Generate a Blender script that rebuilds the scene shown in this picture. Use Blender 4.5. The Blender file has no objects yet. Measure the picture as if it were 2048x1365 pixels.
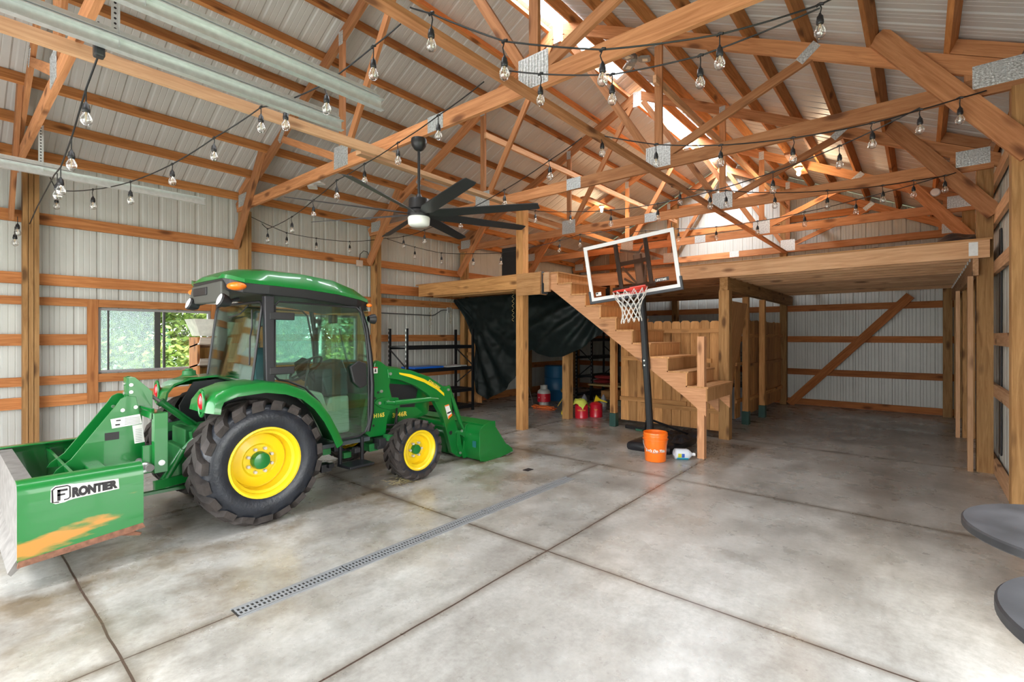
import bpy, bmesh, math, random
from mathutils import Vector, Matrix, noise
random.seed(7)
S = bpy.context.scene
COL = S.collection
PI = math.pi
# ---------------------------------------------------------------- camera, sky, exposure
cd = bpy.data.cameras.new('camera'); cam = bpy.data.objects.new('camera', cd); COL.objects.link(cam)
cam.location = (0, 0, 1.62)
cam.rotation_euler = (PI/2, 0, math.atan(816/970))
cd.sensor_width = 36; cd.lens = 970/2048*36; cd.shift_y = -10.5/2048
cd.clip_start = 0.05; cd.clip_end = 300
S.camera = cam
W = bpy.data.worlds.new('World'); S.world = W; W.use_nodes = True
nt = W.node_tree; bg = nt.nodes['Background']
tc = nt.nodes.new('ShaderNodeTexCoord'); sx = nt.nodes.new('ShaderNodeSeparateXYZ'); rp = nt.nodes.new('ShaderNodeValToRGB')
nt.links.new(tc.outputs['Generated'], sx.inputs[0]); nt.links.new(sx.outputs['Z'], rp.inputs[0]); nt.links.new(rp.outputs[0], bg.inputs[0])
rp.color_ramp.elements[0].position = 0.0; rp.color_ramp.elements[0].color = (1.0, 0.97, 0.92, 1)
rp.color_ramp.elements[1].position = 0.6; rp.color_ramp.elements[1].color = (0.80, 0.90, 1.0, 1)
bg.inputs[1].default_value = 8.0
sd = bpy.data.lights.new('sun', 'SUN'); sd.energy = 5.0; sd.angle = math.radians(24); sd.color = (1, .95, .86)
sun = bpy.data.objects.new('sun', sd); COL.objects.link(sun)
sun.rotation_euler = Vector((0.22, -0.60, 0.80)).to_track_quat('Z', 'Y').to_euler()
def door_light(x, y, z, sx_, sz_, rot, e, c=(1, .97, .93)):
    l = bpy.data.lights.new('door_daylight', 'AREA'); l.shape = 'RECTANGLE'; l.size = sx_; l.size_y = sz_; l.energy = e; l.color = c
    o = bpy.data.objects.new('door_daylight', l); COL.objects.link(o); o.location = (x, y, z); o.rotation_euler = rot
    return o
# daylight through the two overhead doors of the front wall (behind the camera) and the side door
door_light(-5.1, -1.75, 1.6, 3.0, 3.0, (PI/2, 0, 0), 37)
door_light(-1.4, -1.75, 1.6, 3.0, 3.0, (PI/2, 0, 0), 37)
door_light(0.80, 2.0, 1.5, 2.4, 2.4, (0, PI/2, 0), 44)
# daylight falling through the translucent ridge panels
door_light(-3.79, 2.9, 6.03, .30, 9.0, (0, 0, 0), 170, (.96, .98, 1))
door_light(-3.79, 10.4, 6.03, .30, 4.3, (0, 0, 0), 340, (.90, .95, 1))
S.view_settings.view_transform = 'Standard'; S.view_settings.look = 'None'
S.view_settings.gamma = 1; S.view_settings.use_curve_mapping = False
S.view_settings.exposure = 0.0
S.cycles.max_bounces = 10; S.cycles.diffuse_bounces = 6; S.cycles.transparent_max_bounces = 24
S.cycles.use_denoising = True
S.cycles.sample_clamp_indirect = 6

# ---------------------------------------------------------------- materials
MATS = {}
def pm(name, col, rough=.5, metal=0, spec=.5, coat=0, noise_amt=0, nscale=8, bump=0, bscale=40, emit=None, es=0):
    if name in MATS: return MATS[name]
    m = bpy.data.materials.new(name); m.use_nodes = True; n = m.node_tree.nodes; l = m.node_tree.links
    b = n['Principled BSDF']; b.inputs['Base Color'].default_value = (*col, 1); b.inputs['Roughness'].default_value = rough
    b.inputs['Metallic'].default_value = metal; b.inputs['Specular IOR Level'].default_value = spec
    b.inputs['Coat Weight'].default_value = coat
    if emit: b.inputs['Emission Color'].default_value = (*emit, 1); b.inputs['Emission Strength'].default_value = es
    t = None
    if noise_amt or bump:
        t = n.new('ShaderNodeTexCoord')
    if noise_amt:
        x = n.new('ShaderNodeTexNoise'); x.inputs['Scale'].default_value = nscale; x.inputs['Detail'].default_value = 6
        l.new(t.outputs['Object'], x.inputs['Vector'])
        r = n.new('ShaderNodeValToRGB'); e = r.color_ramp.elements
        e[0].position = .3; e[1].position = .7
        e[0].color = (*[c*(1-noise_amt) for c in col], 1); e[1].color = (*[min(1, c*(1+noise_amt)) for c in col], 1)
        l.new(x.outputs['Fac'], r.inputs[0]); l.new(r.outputs[0], b.inputs['Base Color'])
    if bump:
        x = n.new('ShaderNodeTexNoise'); x.inputs['Scale'].default_value = bscale; x.inputs['Detail'].default_value = 4
        l.new(t.outputs['Object'], x.inputs['Vector'])
        bp = n.new('ShaderNodeBump'); bp.inputs['Strength'].default_value = bump; bp.inputs['Distance'].default_value = .01
        l.new(x.outputs['Fac'], bp.inputs['Height']); l.new(bp.outputs[0], b.inputs['Normal'])
    MATS[name] = m; return m
def wood(name, c0, c1, axis='x', knot=.8, rough=.7, dark=None):
    key = name+'_'+axis
    if key in MATS: return MATS[key]
    m = bpy.data.materials.new(key); m.use_nodes = True; n = m.node_tree.nodes; l = m.node_tree.links; b = n['Principled BSDF']
    b.inputs['Roughness'].default_value = rough; b.inputs['Specular IOR Level'].default_value = .25
    t = n.new('ShaderNodeTexCoord'); oi = n.new('ShaderNodeObjectInfo')
    ad = n.new('ShaderNodeVectorMath'); ad.operation = 'ADD'
    mu = n.new('ShaderNodeVectorMath'); mu.operation = 'SCALE'; mu.inputs['Scale'].default_value = 37.0
    cb = n.new('ShaderNodeCombineXYZ')
    for i in range(3): l.new(oi.outputs['Random'], cb.inputs[i])
    l.new(cb.outputs[0], mu.inputs[0]); l.new(t.outputs['Object'], ad.inputs[0]); l.new(mu.outputs[0], ad.inputs[1])
    mp = n.new('ShaderNodeMapping'); sc = {'x': (1.1, 16, 16), 'y': (16, 1.1, 16), 'z': (16, 16, 1.1)}[axis]
    mp.inputs['Scale'].default_value = sc; l.new(ad.outputs[0], mp.inputs[0])
    x = n.new('ShaderNodeTexNoise'); x.inputs['Scale'].default_value = 1.8; x.inputs['Detail'].default_value = 9; x.inputs['Roughness'].default_value = .62; x.inputs['Distortion'].default_value = .9
    l.new(mp.outputs[0], x.inputs['Vector'])
    r = n.new('ShaderNodeValToRGB'); e = r.color_ramp.elements; e[0].position = .32; e[1].position = .68
    e[0].color = (*c0, 1); e[1].color = (*c1, 1); l.new(x.outputs['Fac'], r.inputs[0])
    # knots
    mp2 = n.new('ShaderNodeMapping'); sc2 = {'x': (2.2, 6, 6), 'y': (6, 2.2, 6), 'z': (6, 6, 2.2)}[axis]
    mp2.inputs['Scale'].default_value = [q*.9 for q in sc2]; l.new(ad.outputs[0], mp2.inputs[0])
    v = n.new('ShaderNodeTexVoronoi'); v.inputs['Scale'].default_value = 1.0; l.new(mp2.outputs[0], v.inputs['Vector'])
    r2 = n.new('ShaderNodeValToRGB'); e = r2.color_ramp.elements; e[0].position = .10; e[1].position = .24
    e[0].color = (knot, knot, knot, 1); e[1].color = (0, 0, 0, 1); l.new(v.outputs['Distance'], r2.inputs[0])
    mx = n.new('ShaderNodeMixRGB'); l.new(r2.outputs[0], mx.inputs[0]); l.new(r.outputs[0], mx.inputs[1])
    mx.inputs[2].default_value = (c0[0]*.3, c0[1]*.25, c0[2]*.25, 1)
    hs = n.new('ShaderNodeHueSaturation'); l.new(mx.outputs[0], hs.inputs['Color'])
    mr = n.new('ShaderNodeMapRange'); mr.inputs['To Min'].default_value = .74; mr.inputs['To Max'].default_value = 1.22
    l.new(oi.outputs['Random'], mr.inputs[0]); l.new(mr.outputs[0], hs.inputs['Value'])
    l.new(hs.outputs[0], b.inputs['Base Color'])
    bp = n.new('ShaderNodeBump'); bp.inputs['Strength'].default_value = .25; bp.inputs['Distance'].default_value = .004
    l.new(x.outputs['Fac'], bp.inputs['Height']); l.new(bp.outputs[0], b.inputs['Normal'])
    MATS[key] = m; return m
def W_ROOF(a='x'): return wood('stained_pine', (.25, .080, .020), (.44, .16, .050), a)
def W_PURL(a='x'): return wood('purlin_pine', (.34, .125, .035), (.56, .245, .085), a)
def W_TRUSS(a='x'): return wood('truss_pine', (.34, .135, .052), (.56, .26, .115), a)
def W_POST(a='x'): return wood('treated_post', (.25, .125, .042), (.46, .26, .105), a)
def W_GIRT(a='x'): return wood('girt_pine', (.32, .115, .035), (.54, .23, .08), a)
def W_LIGHT(a='x'): return wood('fresh_pine', (.48, .26, .13), (.68, .42, .24), a)
def W_FENCE(a='x'): return wood('cedar', (.38, .175, .058), (.62, .33, .13), a)
def W_PLY(a='x'): return wood('plywood', (.40, .19, .07), (.66, .36, .16), a, knot=.1)
def W_STAIR(a='x'): return wood('stringer_fir', (.44, .21, .10), (.64, .34, .18), a)
metal_w = pm('white_wall_metal', (.50, .51, .48), .42, 0, .5, noise_amt=.04, nscale=3)
metal_r = pm('white_roof_metal', (.52, .505, .48), .42, 0, .5, noise_amt=.04, nscale=2)
galv = pm('galvanised_steel', (.62, .64, .635), .35, .6, noise_amt=.08, nscale=30)
gussm = pm('gusset_steel', (.58, .60, .60), .4, .6, noise_amt=.35, nscale=60, bump=.6, bscale=70)
green = pm('tractor_green', (.004, .165, .026), .28, 0, .5, coat=.5, noise_amt=.05, nscale=3)
dgreen = pm('dark_casting_green', (.008, .13, .028), .5, noise_amt=.2, nscale=9)  # darker, rougher green than the body panels
yellow = pm('tractor_yellow', (.86, .62, .012), .38, coat=.2)
blk = pm('black_plastic', (.018, .018, .02), .42)
blkm = pm('black_metal', (.012, .013, .016), .35, .2)
rubber = pm('tire_rubber', (.016, .019, .026), .36, 0, .5, noise_amt=.3, nscale=12, bump=.25, bscale=50)
lugm = pm('dusty_tread_rubber', (.034, .027, .024), .7, noise_amt=.5, nscale=10, bump=.4, bscale=50)
steelm = pm('bright_steel', (.72, .72, .70), .3, .9)
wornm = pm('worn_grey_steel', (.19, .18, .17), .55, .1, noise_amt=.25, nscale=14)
rustm = pm('rusty_steel', (.22, .10, .06), .75, .1, noise_amt=.35, nscale=30)
orangeg = pm('amber_lens', (.95, .20, .01), .2, coat=.5)
redlens = pm('red_lens', (.55, .006, .015), .12, coat=.8)
whitep = pm('white_plastic', (.80, .80, .80), .35)
decal = pm('decal_white', (.78, .78, .74), .5)
ink = pm('decal_black', (.015, .012, .015), .5)
gold = pm('decal_gold', (.85, .62, .08), .5)
cream = pm('cab_cream_plastic', (.42, .46, .36), .5)
cabgrey = pm('cab_dark_vinyl', (.045, .06, .065), .45)
orangeb = pm('orange_plastic', (.95, .19, .012), .32, coat=.2)
redp = pm('red_paint', (.60, .012, .03), .3, coat=.4)
bluep = pm('blue_plastic', (.01, .10, .22), .4)
cord_m = pm('black_cord', (.012, .012, .013), .5)
def glassy(name, tint, gl=.06, mixc=None, rough=0.0, boost=1.0):
    m = bpy.data.materials.new(name); m.use_nodes = True; n = m.node_tree.nodes; l = m.node_tree.links
    n.remove(n['Principled BSDF']); out = n['Material Output']
    t = n.new('ShaderNodeBsdfTransparent'); t.inputs[0].default_value = (*tint, 1)
    g = n.new('ShaderNodeBsdfGlossy'); g.inputs['Roughness'].default_value = rough; g.inputs[0].default_value = (1, 1, 1, 1)
    lw = n.new('ShaderNodeLayerWeight'); lw.inputs[0].default_value = .25
    mr = n.new('ShaderNodeMapRange'); mr.inputs['To Min'].default_value = gl; mr.inputs['To Max'].default_value = .7*boost
    l.new(lw.outputs['Fresnel'], mr.inputs[0])
    mx = n.new('ShaderNodeMixShader'); l.new(mr.outputs[0], mx.inputs[0]); l.new(t.outputs[0], mx.inputs[1]); l.new(g.outputs[0], mx.inputs[2])
    l.new(mx.outputs[0], out.inputs[0]); MATS[name] = m; return m
cabglass = glassy('tinted_cab_glass', (.80, .95, .89), .07)
winglass = glassy('window_glass', (.95, .97, .96), .03, boost=.5)
smoked = glassy('smoked_acrylic', (.84, .70, .62), 0.0, boost=.004)
bulbglass = glassy('bulb_glass', (.93, .93, .93), .16)
def screen_mat():
    m = bpy.data.materials.new('insect_screen'); m.use_nodes = True; n = m.node_tree.nodes; l = m.node_tree.links
    b = n['Principled BSDF']; b.inputs['Base Color'].default_value = (.55, .58, .60, 1); b.inputs['Roughness'].default_value = .7
    tr = n.new('ShaderNodeBsdfTransparent'); t = n.new('ShaderNodeTexCoord'); x = n.new('ShaderNodeTexNoise')
    x.inputs['Scale'].default_value = 110; x.inputs['Detail'].default_value = 2; l.new(t.outputs['Object'], x.inputs['Vector'])
    r = n.new('ShaderNodeValToRGB'); r.color_ramp.elements[0].position = .42; r.color_ramp.elements[1].position = .62
    r.color_ramp.elements[0].color = (.12, .12, .12, 1); r.color_ramp.elements[1].color = (.75, .75, .75, 1)
    l.new(x.outputs['Fac'], r.inputs[0])
    tl_ = n.new('ShaderNodeBsdfTranslucent'); tl_.inputs[0].default_value = (.62, .66, .70, 1); m2 = n.new('ShaderNodeMixShader'); m2.inputs[0].default_value = .45; l.new(b.outputs[0], m2.inputs[1]); l.new(tl_.outputs[0], m2.inputs[2])
    mx = n.new('ShaderNodeMixShader'); l.new(r.outputs[0], mx.inputs[0]); l.new(tr.outputs[0], mx.inputs[1]); l.new(m2.outputs[0], mx.inputs[2])
    l.new(mx.outputs[0], n['Material Output'].inputs[0]); return m
screenm = screen_mat()
def sky_panel():
    m = bpy.data.materials.new('translucent_ridge_panel'); m.use_nodes = True; n = m.node_tree.nodes; l = m.node_tree.links
    n.remove(n['Principled BSDF']); a = n.new('ShaderNodeBsdfTranslucent'); a.inputs[0].default_value = (.95, .95, .95, 1)
    b = n.new('ShaderNodeBsdfTransparent'); b.inputs[0].default_value = (.9, .9, .92, 1); mx = n.new('ShaderNodeMixShader'); mx.inputs[0].default_value = .7
    l.new(a.outputs[0], mx.inputs[1]); l.new(b.outputs[0], mx.inputs[2]); l.new(mx.outputs[0], n['Material Output'].inputs[0]); return m
skym = sky_panel()
def concrete():
    m = bpy.data.materials.new('sealed_concrete'); m.use_nodes = True; n = m.node_tree.nodes; l = m.node_tree.links; b = n['Principled BSDF']
    g = n.new('ShaderNodeNewGeometry'); P = g.outputs['Position']
    def nz(scale, det=6, dist=0, rot=None, sc=None, rg=.5):
        x = n.new('ShaderNodeTexNoise'); x.inputs['Scale'].default_value = scale; x.inputs['Detail'].default_value = det; x.inputs['Distortion'].default_value = dist; x.inputs['Roughness'].default_value = rg
        mp = n.new('ShaderNodeMapping'); l.new(P, mp.inputs[0])
        if sc: mp.inputs['Scale'].default_value = sc
        l.new(mp.outputs[0], x.inputs['Vector']); return x.outputs['Fac']
    def ramp(f, p0, c0, p1, c1):
        r = n.new('ShaderNodeValToRGB'); e = r.color_ramp.elements; e[0].position = p0; e[1].position = p1
        e[0].color = (*c0, 1); e[1].color = (*c1, 1); l.new(f, r.inputs[0]); return r.outputs[0]
    def mix(t, f, a, c):
        x = n.new('ShaderNodeMixRGB'); x.blend_type = t
        for i, v in ((0, f), (1, a), (2, c)):
            if hasattr(v, 'is_output'): l.new(v, x.inputs[i])
            else: x.inputs[i].default_value = v if i == 0 else (*v, 1)
        return x.outputs[0]
    def M(op, a, c=None, d=None):
        x = n.new('ShaderNodeMath'); x.operation = op
        for i, v in enumerate((a, c, d)):
            if v is None: continue
            if hasattr(v, 'is_output'): l.new(v, x.inputs[i])
            else: x.inputs[i].default_value = v
        return x.outputs[0]
    sp = n.new('ShaderNodeSeparateXYZ'); l.new(P, sp.inputs[0]); X, Y = sp.outputs[0], sp.outputs[1]
    base = ramp(nz(.8, 12, 0, rg=.62), .34, (.36, .345, .32), .66, (.57, .56, .53))
    base = mix('MULTIPLY', .9, base, ramp(nz(3.2, 14, 0, sc=(1, .55, 1), rg=.72), .36, (.66, .645, .62), .60, (1.0, 1.0, 1.0)))
    base = mix('MULTIPLY', .6, base, ramp(nz(26, 8, 0, rg=.7), .36, (.74, .73, .72), .58, (1, 1, 1)))
    # brown dirt patches, denser around where the tractor works
    w = M('SUBTRACT', 1.0, M('MULTIPLY', M('ABSOLUTE', M('ADD', X, 4.3)), .42)); w = M('MAXIMUM', w, 0.10); w = M('MINIMUM', w, 1.0)
    dirt = M('MULTIPLY', ramp(nz(1.5, 13, .15, rg=.68), .45, (0, 0, 0), .62, (1, 1, 1)), w)
    base = mix('MULTIPLY', dirt, base, (.50, .40, .28))
    # dark stain streaks, also painting in the grey shadow streak on the right-hand floor
    st = M('MULTIPLY', ramp(nz(.62, 13, .1, sc=(1, 1.2, 1), rg=.62), .53, (0, 0, 0), .68, (1, 1, 1)), .6)
    base = mix('MULTIPLY', st, base, (.46, .43, .41))
    # slab joints
    wob = M('MULTIPLY', M('SUBTRACT', nz(2.5, 2), .5), .02)
    def joint(co, at, other=None, lo=None, hi=None, wd=.006):
        dd = M('ABSOLUTE', M('ADD', M('SUBTRACT', co, at), wob))
        ln = M('LESS_THAN', dd, wd); ha = M('MAXIMUM', M('SUBTRACT', 1.0, M('MULTIPLY', dd, 14)), 0)
        if other is not None:
            k = M('MULTIPLY', M('GREATER_THAN', other, lo), M('LESS_THAN', other, hi)); ln = M('MULTIPLY', ln, k); ha = M('MULTIPLY', ha, k)
        return ln, ha
    js = [joint(X, -2.15, Y, -3, 6.5), joint(X, -3.05, Y, -3, 1.15, .004), joint(X, -3.1, Y, 4.65, 5.35, .004), joint(Y, .6, None), joint(Y, 2.96, None), joint(Y, 5.38, None, wd=.004),
          joint(X, -5.25, Y, -3, 13, .004), joint(Y, 8.05, None, wd=.004)]
    L_ = js[0][0]; H_ = M('MULTIPLY', js[0][1], 1.0)
    for a, c in js[1:]: L_ = M('MAXIMUM', L_, a); H_ = M('MAXIMUM', H_, c)
    H_ = M('MULTIPLY', H_, M('MULTIPLY', nz(1.7, 8, rg=.7), 1.5))
    base = mix('MULTIPLY', H_, base, (.45, .40, .34)); base = mix('MIX', L_, base, (.07, .045, .035))
    l.new(base, b.inputs['Base Color'])
    r = n.new('ShaderNodeMapRange'); l.new(nz(2.2, 10, 0, rg=.65), r.inputs[0]); r.inputs['From Min'].default_value = .3; r.inputs['From Max'].default_value = .7
    r.inputs['To Min'].default_value = .17; r.inputs['To Max'].default_value = .45; l.new(r.outputs[0], b.inputs['Roughness'])
    b.inputs['Specular IOR Level'].default_value = .55
    bp = n.new('ShaderNodeBump'); bp.inputs['Strength'].default_value = .12; bp.inputs['Distance'].default_value = .006
    l.new(nz(14, 8), bp.inputs['Height']); l.new(bp.outputs[0], b.inputs['Normal'])
    return m
floor_m = concrete()
def leafm(name, a, b_):
    m = pm(name, a, .6); n = m.node_tree.nodes; l = m.node_tree.links
    t = n.new('ShaderNodeTexCoord'); x = n.new('ShaderNodeTexNoise'); x.inputs['Scale'].default_value = 1.3; x.inputs['Detail'].default_value = 5
    l.new(t.outputs['Object'], x.inputs['Vector']); r = n.new('ShaderNodeValToRGB'); r.color_ramp.elements[0].position = .35; r.color_ramp.elements[1].position = .65
    r.color_ramp.elements[0].color = (*a, 1); r.color_ramp.elements[1].color = (*b_, 1); l.new(x.outputs['Fac'], r.inputs[0]); l.new(r.outputs[0], n['Principled BSDF'].inputs['Base Color'])
    return m

# ---------------------------------------------------------------- mesh helpers
class MB:
    def __init__(s): s.v = []; s.f = []; s.m = []; s.mi = 0
    def add(s, vs, fs):
        k = len(s.v); s.v += [tuple(v) for v in vs]; s.f += [tuple(i+k for i in f) for f in fs]; s.m += [s.mi]*len(fs); return s
    def box(s, a, b):
        x0, y0, z0 = [min(p, q) for p, q in zip(a, b)]; x1, y1, z1 = [max(p, q) for p, q in zip(a, b)]
        return s.add([(x0,y0,z0),(x1,y0,z0),(x1,y1,z0),(x0,y1,z0),(x0,y0,z1),(x1,y0,z1),(x1,y1,z1),(x0,y1,z1)],
                     [(0,3,2,1),(4,5,6,7),(0,1,5,4),(1,2,6,5),(2,3,7,6),(3,0,4,7)])
    def bar(s, p0, p1, w, h, up=(0,0,1)):
        p0 = Vector(p0); p1 = Vector(p1); d = (p1-p0).normalized(); up = Vector(up)
        sd_ = d.cross(up); sd_ = sd_.normalized() if sd_.length > 1e-4 else Vector((1,0,0)); u = sd_.cross(d).normalized()
        vs = [p + sd_*(a*w/2) + u*(b*h/2) for p in (p0, p1) for a, b in ((-1,-1),(1,-1),(1,1),(-1,1))]
        return s.add(vs, [(0,1,2,3),(7,6,5,4),(0,4,5,1),(1,5,6,2),(2,6,7,3),(3,7,4,0)])
    def tube(s, pts, r, n=8, closed=False, caps=True):
        pts = [Vector(p) for p in pts]; m = len(pts); k0 = len(s.v); rings = []
        prev = None
        for i, p in enumerate(pts):
            if closed: d = pts[(i+1) % m]-pts[i-1]
            else: d = pts[min(i+1, m-1)]-pts[max(i-1, 0)]
            d = d.normalized() if d.length > 1e-9 else Vector((0,0,1))
            if prev is None: a = d.orthogonal().normalized()
            else:
                a = prev - d*prev.dot(d); a = a.normalized() if a.length > 1e-6 else d.orthogonal().normalized()
            prev = a; b = d.cross(a); rr = r[i] if isinstance(r, (list, tuple)) else r
            rings.append([p + a*math.cos(2*PI*j/n)*rr + b*math.sin(2*PI*j/n)*rr for j in range(n)])
        vs = [v for q in rings for v in q]; fs = []
        for i in range(m if closed else m-1):
            i2 = (i+1) % m
            for j in range(n): fs.append((i*n+j, i*n+(j+1) % n, i2*n+(j+1) % n, i2*n+j))
        if not closed and caps: fs.append(tuple(range(n-1, -1, -1))); fs.append(tuple((m-1)*n+j for j in range(n)))
        return s.add(vs, fs)
    def cyl(s, p0, p1, r0, r1=None, n=20): return s.tube([p0, p1], [r0, r0 if r1 is None else r1], n)
    def lathe(s, prof, c, axis='z', n=32, closed=False):
        # prof: (radius, height along the axis)
        c = Vector(c); vs = []; fs = []
        for r, h in prof:
            for j in range(n):
                a = 2*PI*j/n; ca, sa = r*math.cos(a), r*math.sin(a)
                vs.append(c + Vector({'z': (ca, sa, h), 'x': (h, ca, sa), 'y': (sa, h, ca)}[axis]))
        m = len(prof)
        for i in range(m if closed else m-1):
            i2 = (i+1) % m
            for j in range(n): fs.append((i*n+j, i*n+(j+1) % n, i2*n+(j+1) % n, i2*n+j))
        return s.add(vs, fs)
    def prism(s, poly, a0, a1, axis='x'):
        # poly in the two other axes, extruded a0..a1 along axis
        f = {'x': lambda p, a: (a, p[0], p[1]), 'y': lambda p, a: (p[0], a, p[1]), 'z': lambda p, a: (p[0], p[1], a)}[axis]
        n = len(poly); vs = [f(p, a0) for p in poly]+[f(p, a1) for p in poly]
        fs = [(i, (i+1) % n, n+(i+1) % n, n+i) for i in range(n)]+[tuple(range(n-1, -1, -1)), tuple(range(n, 2*n))]
        return s.add(vs, fs)
    def loft(s, rings, caps=True, closed=True):
        n = len(rings[0]); vs = [v for r in rings for v in r]; fs = []
        for i in range(len(rings)-1):
            for j in range(n if closed else n-1): fs.append((i*n+j, i*n+(j+1) % n, (i+1)*n+(j+1) % n, (i+1)*n+j))
        if caps: fs += [tuple(range(n-1, -1, -1)), tuple((len(rings)-1)*n+j for j in range(n))]
        return s.add(vs, fs)
    def ball(s, c, r, n=14, m=8):
        r = Vector(r) if hasattr(r, '__len__') else Vector((r, r, r)); c = Vector(c); vs = []; fs = []
        for i in range(m+1):
            t = PI*i/m
            for j in range(n): a = 2*PI*j/n; vs.append(c+Vector((r.x*math.sin(t)*math.cos(a), r.y*math.sin(t)*math.sin(a), r.z*math.cos(t))))
        for i in range(m):
            for j in range(n): fs.append((i*n+j, i*n+(j+1) % n, (i+1)*n+(j+1) % n, (i+1)*n+j))
        return s.add(vs, fs)
    def mesh(s, name, mats, smooth=None, centre=True):
        me = bpy.data.meshes.new(name); vs = [Vector(v) for v in s.v]
        lo = Vector([min(v[i] for v in vs) for i in range(3)]); hi = Vector([max(v[i] for v in vs) for i in range(3)])
        c = (lo+hi)/2 if centre else Vector((0,0,0))
        me.from_pydata([v-c for v in vs], [], s.f)
        bm = bmesh.new(); bm.from_mesh(me); bmesh.ops.remove_doubles(bm, verts=bm.verts, dist=1e-6)
        bmesh.ops.recalc_face_normals(bm, faces=bm.faces) if s.__dict__.get('fixn', True) else None
        bm.to_mesh(me); bm.free()
        for m in (mats if isinstance(mats, (list, tuple)) else [mats]): me.materials.append(m)
        if len(me.polygons) == len(s.m) and max(s.m) > 0: me.polygons.foreach_set('material_index', s.m)
        if smooth is not None:
            me.polygons.foreach_set('use_smooth', [True]*len(me.polygons)); me.set_sharp_from_angle(angle=math.radians(smooth))
        return me, c
WL = {}
def tag(o, label=None, cat=None, group=None, kind=None):
    if label: o['label'] = label
    if cat: o['category'] = cat
    if group: o['group'] = group
    if kind: o['kind'] = kind
    return o
def put(name, me, c, parent=None, M=None):
    o = bpy.data.objects.new(name, me); COL.objects.link(o); c = Vector(c)
    off = WL[parent] if parent is not None else Vector((0,0,0))
    if parent is not None: o.parent = parent
    if M is not None: o.matrix_local = Matrix.Translation(c-off) @ M
    else: o.location = c-off
    WL[o] = c; return o
def O(name, mb, mats, parent=None, smooth=None, bev=0):
    me, c = mb.mesh(name, mats, smooth); o = put(name, me, c, parent)
    if bev: b = o.modifiers.new('bevel', 'BEVEL'); b.width = bev; b.segments = 2; b.limit_method = 'ANGLE'
    return o
def T(name, loc, label, cat, group=None, rot=None):
    o = bpy.data.objects.new(name, None); COL.objects.link(o); o.empty_display_size = .1
    if rot is not None: o.matrix_world = Matrix.Translation(loc) @ rot.to_4x4(); WL[o] = Vector((0,0,0))
    else: o.location = loc; WL[o] = Vector(loc)
    return tag(o, label, cat, group)
def beam(name, p0, p1, w, h, mat, parent=None, up=(0,0,1), bev=0):
    """board from p0 to p1 with its grain along its own local X"""
    p0 = Vector(p0); p1 = Vector(p1); d = p1-p0; L = d.length; x = d.normalized(); up = Vector(up)
    y = up.cross(x); y = y.normalized() if y.length > 1e-4 else Vector((0,1,0)).cross(x).normalized(); z = x.cross(y)
    mb = MB().box((-L/2, -w/2, -h/2), (L/2, w/2, h/2)); me, _ = mb.mesh(name, mat, centre=False)
    R = Matrix((x, y, z)).transposed().to_4x4()
    o = put(name, me, (p0+p1)/2, parent, R)
    return o
def text(name, s, size, ext, mat, parent, org, ux, uy, spacing=1.0, sx=1.0, shear=0, bold=0, align='LEFT'):
    c = bpy.data.curves.new(name, 'FONT'); c.body = s; c.size = size; c.extrude = ext; c.space_character = spacing; c.shear = shear; c.offset = bold; c.align_x = align
    t = bpy.data.objects.new(name, c); COL.objects.link(t); dg = bpy.context.evaluated_depsgraph_get(); me = bpy.data.meshes.new_from_object(t.evaluated_get(dg))
    bpy.data.objects.remove(t); bpy.data.curves.remove(c); me.materials.clear(); me.materials.append(mat)
    ux = Vector(ux).normalized(); uy = Vector(uy).normalized(); uz = ux.cross(uy); R = Matrix((ux, uy, uz)).transposed()
    for v in me.vertices: v.co = R @ Vector((v.co.x*sx, v.co.y, v.co.z))
    return put(name, me, org, parent)
def sheet(name, u0, u1, bot, top, P, mat, phase=0.0, period=.229, depth=.012, nv=1):
    """ribbed steel: P(u, v, n) with rib recess n"""
    prof = [(0, 0), (.014, -1), (.044, -1), (.058, 0), (.100, 0), (.106, -.3), (.112, 0), (.160, 0), (.166, -.3), (.172, 0)]
    us = []
    k = math.floor((u0-phase)/period)-1
    while True:
        b = phase+k*period
        if b > u1: break
        for du, n in prof: us.append((b+du, n*depth))
        k += 1
    def val(u):
        for (a, na), (b, nb) in zip(us, us[1:]):
            if a <= u <= b: return na+(nb-na)*(u-a)/max(b-a, 1e-9)
        return 0
    L = [(u0, val(u0))]+[q for q in us if u0 < q[0] < u1]+[(u1, val(u1))]
    mb = name if isinstance(name, MB) else MB(); vs = []; fs = []
    for u, n in L:
        b, t = bot(u), top(u)
        for j in range(nv+1): vs.append(P(u, b+(t-b)*j/nv, n))
    for i in range(len(L)-1):
        for j in range(nv): a = i*(nv+1)+j; fs.append((a, a+nv+1, a+nv+2, a+1))
    mb.add(vs, fs); return mb
ORD = ['first', 'second', 'third', 'fourth', 'fifth', 'sixth', 'seventh', 'eighth', 'ninth', 'tenth', 'eleventh', 'twelfth', 'thirteenth', 'fourteenth', 'fifteenth', 'sixteenth']

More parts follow.
